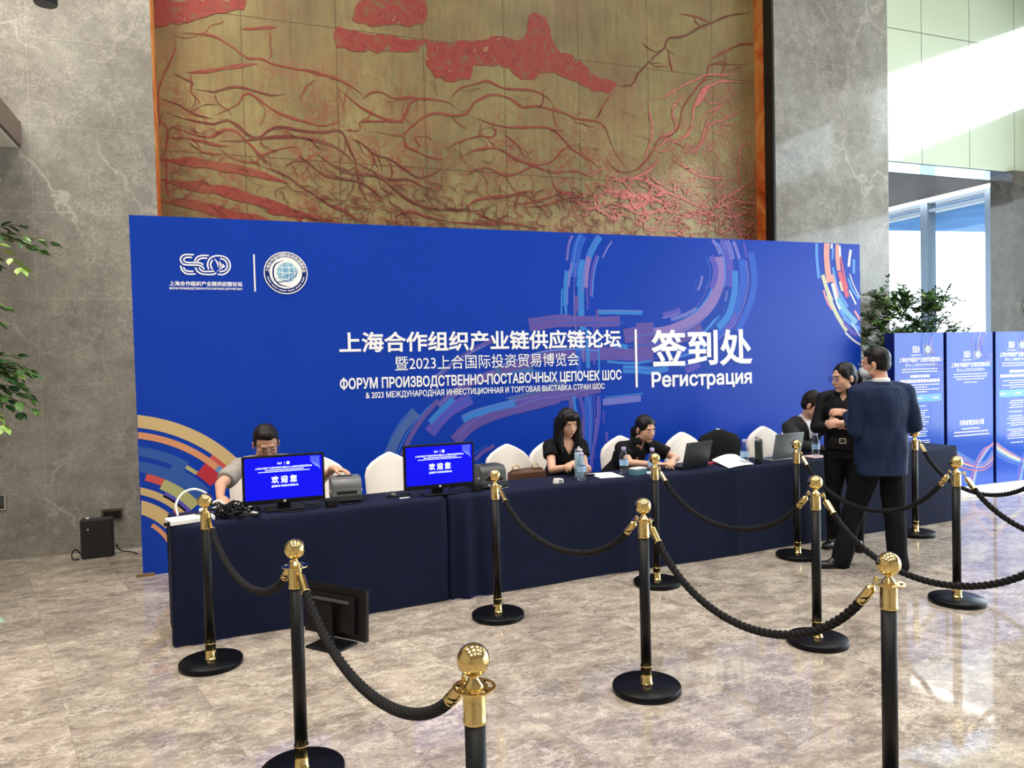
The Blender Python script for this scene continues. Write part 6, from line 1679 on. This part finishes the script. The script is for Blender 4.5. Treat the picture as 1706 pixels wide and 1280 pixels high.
def plant(name, label, loc, pot_r, pot_h, trunk, sprays, rr, L, W, cat='plant', weights=(5, 4, 2)):
    t = thing(name, label, cat, loc)
    b = MB(); b.lathe([(pot_r*.75, .002), (pot_r, pot_h*.9), (pot_r, pot_h), (pot_r*.92, pot_h), (pot_r*.9, pot_h-.06)], 28); b.build('planter', M_pot, t)
    b = MB()
    for tr in trunk: b.tube([Vector(q) for q in tr], [.022-.014*i/max(1, len(tr)-1) for i in range(len(tr))], 8)
    lv = MB()
    for c, ax_, n in sprays:                  # a spray: twigs fanning from c with leaves along them
        c = Vector(c); ax_ = Vector(ax_)
        for _ in range(n):
            d = (ax_.normalized()*1.1+Vector((rr.gauss(0, .55), rr.gauss(0, .55), rr.gauss(0, .35)))).normalized(); ln = ax_.length*rr.uniform(.5, 1.15)
            p = [c+d*ln*k/5-Vector((0, 0, .22*ln*(k/5)**2)) for k in range(6)]; b.tube(p, [.005, .0045, .004, .0035, .003, .002], 5)
            mi = rr.choices((0, 1, 2), weights)[0]
            for k in range(1, 6):
                for s_ in (-1, 1):
                    tg = (p[k]-p[k-1]).normalized(); sd_ = tg.cross(Vector((0, 0, 1))); sd_ = sd_.normalized() if sd_.length > 1e-4 else Vector((1, 0, 0))
                    ld = (tg*.7+sd_*s_*rr.uniform(.5, 1)+Vector((0, 0, rr.uniform(-.5, .25)))).normalized()
                    leaf(lv, p[k], ld, Vector((rr.gauss(0, .3), rr.gauss(0, .3), 1)), L*rr.uniform(.7, 1.15), W*rr.uniform(.7, 1.15), mi)
            leaf(lv, p[5], (p[5]-p[4]).normalized(), Vector((0, 0, 1)), L, W, mi)
    b.build('branches', M_bark, t); lv.build('foliage', M_leaf, t)
    return t
rr = random.Random(31)
plant('potted_tree', 'leafy potted tree by the left marble wall, only its branch tips in view', (-1.95, 5.9, 0), .24, .45, [[(0, 0, .35), (.03, 0, 1.0), (.1, .02, 1.7)], [(.03, 0, 1.0), (.25, .05, 1.55), (.45, .1, 1.72)], [(.1, .02, 1.6), (.3, .06, 2.1), (.48, .1, 2.66)], [(.03, 0, 1.2), (-.05, -.05, 1.6), (0, 0, 1.9)], [(.1, .02, 1.7), (.02, .06, 2.1), (0, .1, 2.4)], [(.3, .06, 2.1), (.36, .05, 2.22)], [(.36, .02, 1.62), (.42, .06, 1.80)]],
      [((.42, .06, 1.80), (.34, 0, -.02), 12), ((.36, .02, 1.66), (.34, 0, -.10), 12), ((.46, .1, 2.66), (.42, .02, .05), 7), ((.36, .05, 2.22), (.24, 0, .0), 4), ((0, 0, 1.9), (-.3, -.3, .2), 8), ((.0, .1, 2.4), (-.2, .1, .3), 8)], rr, .09, .054)
sp = []
for k in range(84):
    a = rr.uniform(0, 6.28); q = Vector((cos(a)*rr.uniform(.1, .95), sin(a)*rr.uniform(.05, .2), rr.uniform(1.62, 2.45)))
    q.x -= .1*(q.z-1.6); sp.append((q, Vector((q.x*.34+rr.gauss(0, .08), q.y*.2-.02, .10+rr.uniform(0, .14))), 7))
plant('potted_tree', 'spreading leafy potted tree standing behind the blue sign boards', (8.72, 7.70, 0), .30, .55, [[(0, 0, .4), (.02, 0, 1.0), (0, .02, 1.6)]]+[[(0, 0, 1.0+.1*k), (.2*cos(k*1.3), .1*sin(k*1.3), 1.4+.05*k), (.62*cos(k*1.3), .2*sin(k*1.3), 1.85+.06*k)] for k in range(6)], sp, rr, .066, .032, 'plant', (6, 3, 2))
sp = []
for k in range(40):
    a = rr.uniform(0, 6.28); q = Vector((cos(a)*rr.uniform(.2, 1.3), sin(a)*rr.uniform(.2, 1.3), rr.uniform(1.6, 4.2)))
    sp.append((q, Vector((q.x*.4, q.y*.4, .3)), 5))
o = plant('street_tree', 'pale leafy young tree outside beyond the far window panes', (21.2, 14.0, -.05), .4, .3, [[(0, 0, .2), (.05, 0, 1.6), (0, .05, 3.6)]], sp, rr, .16, .09, 'tree', (1, 2, 9))
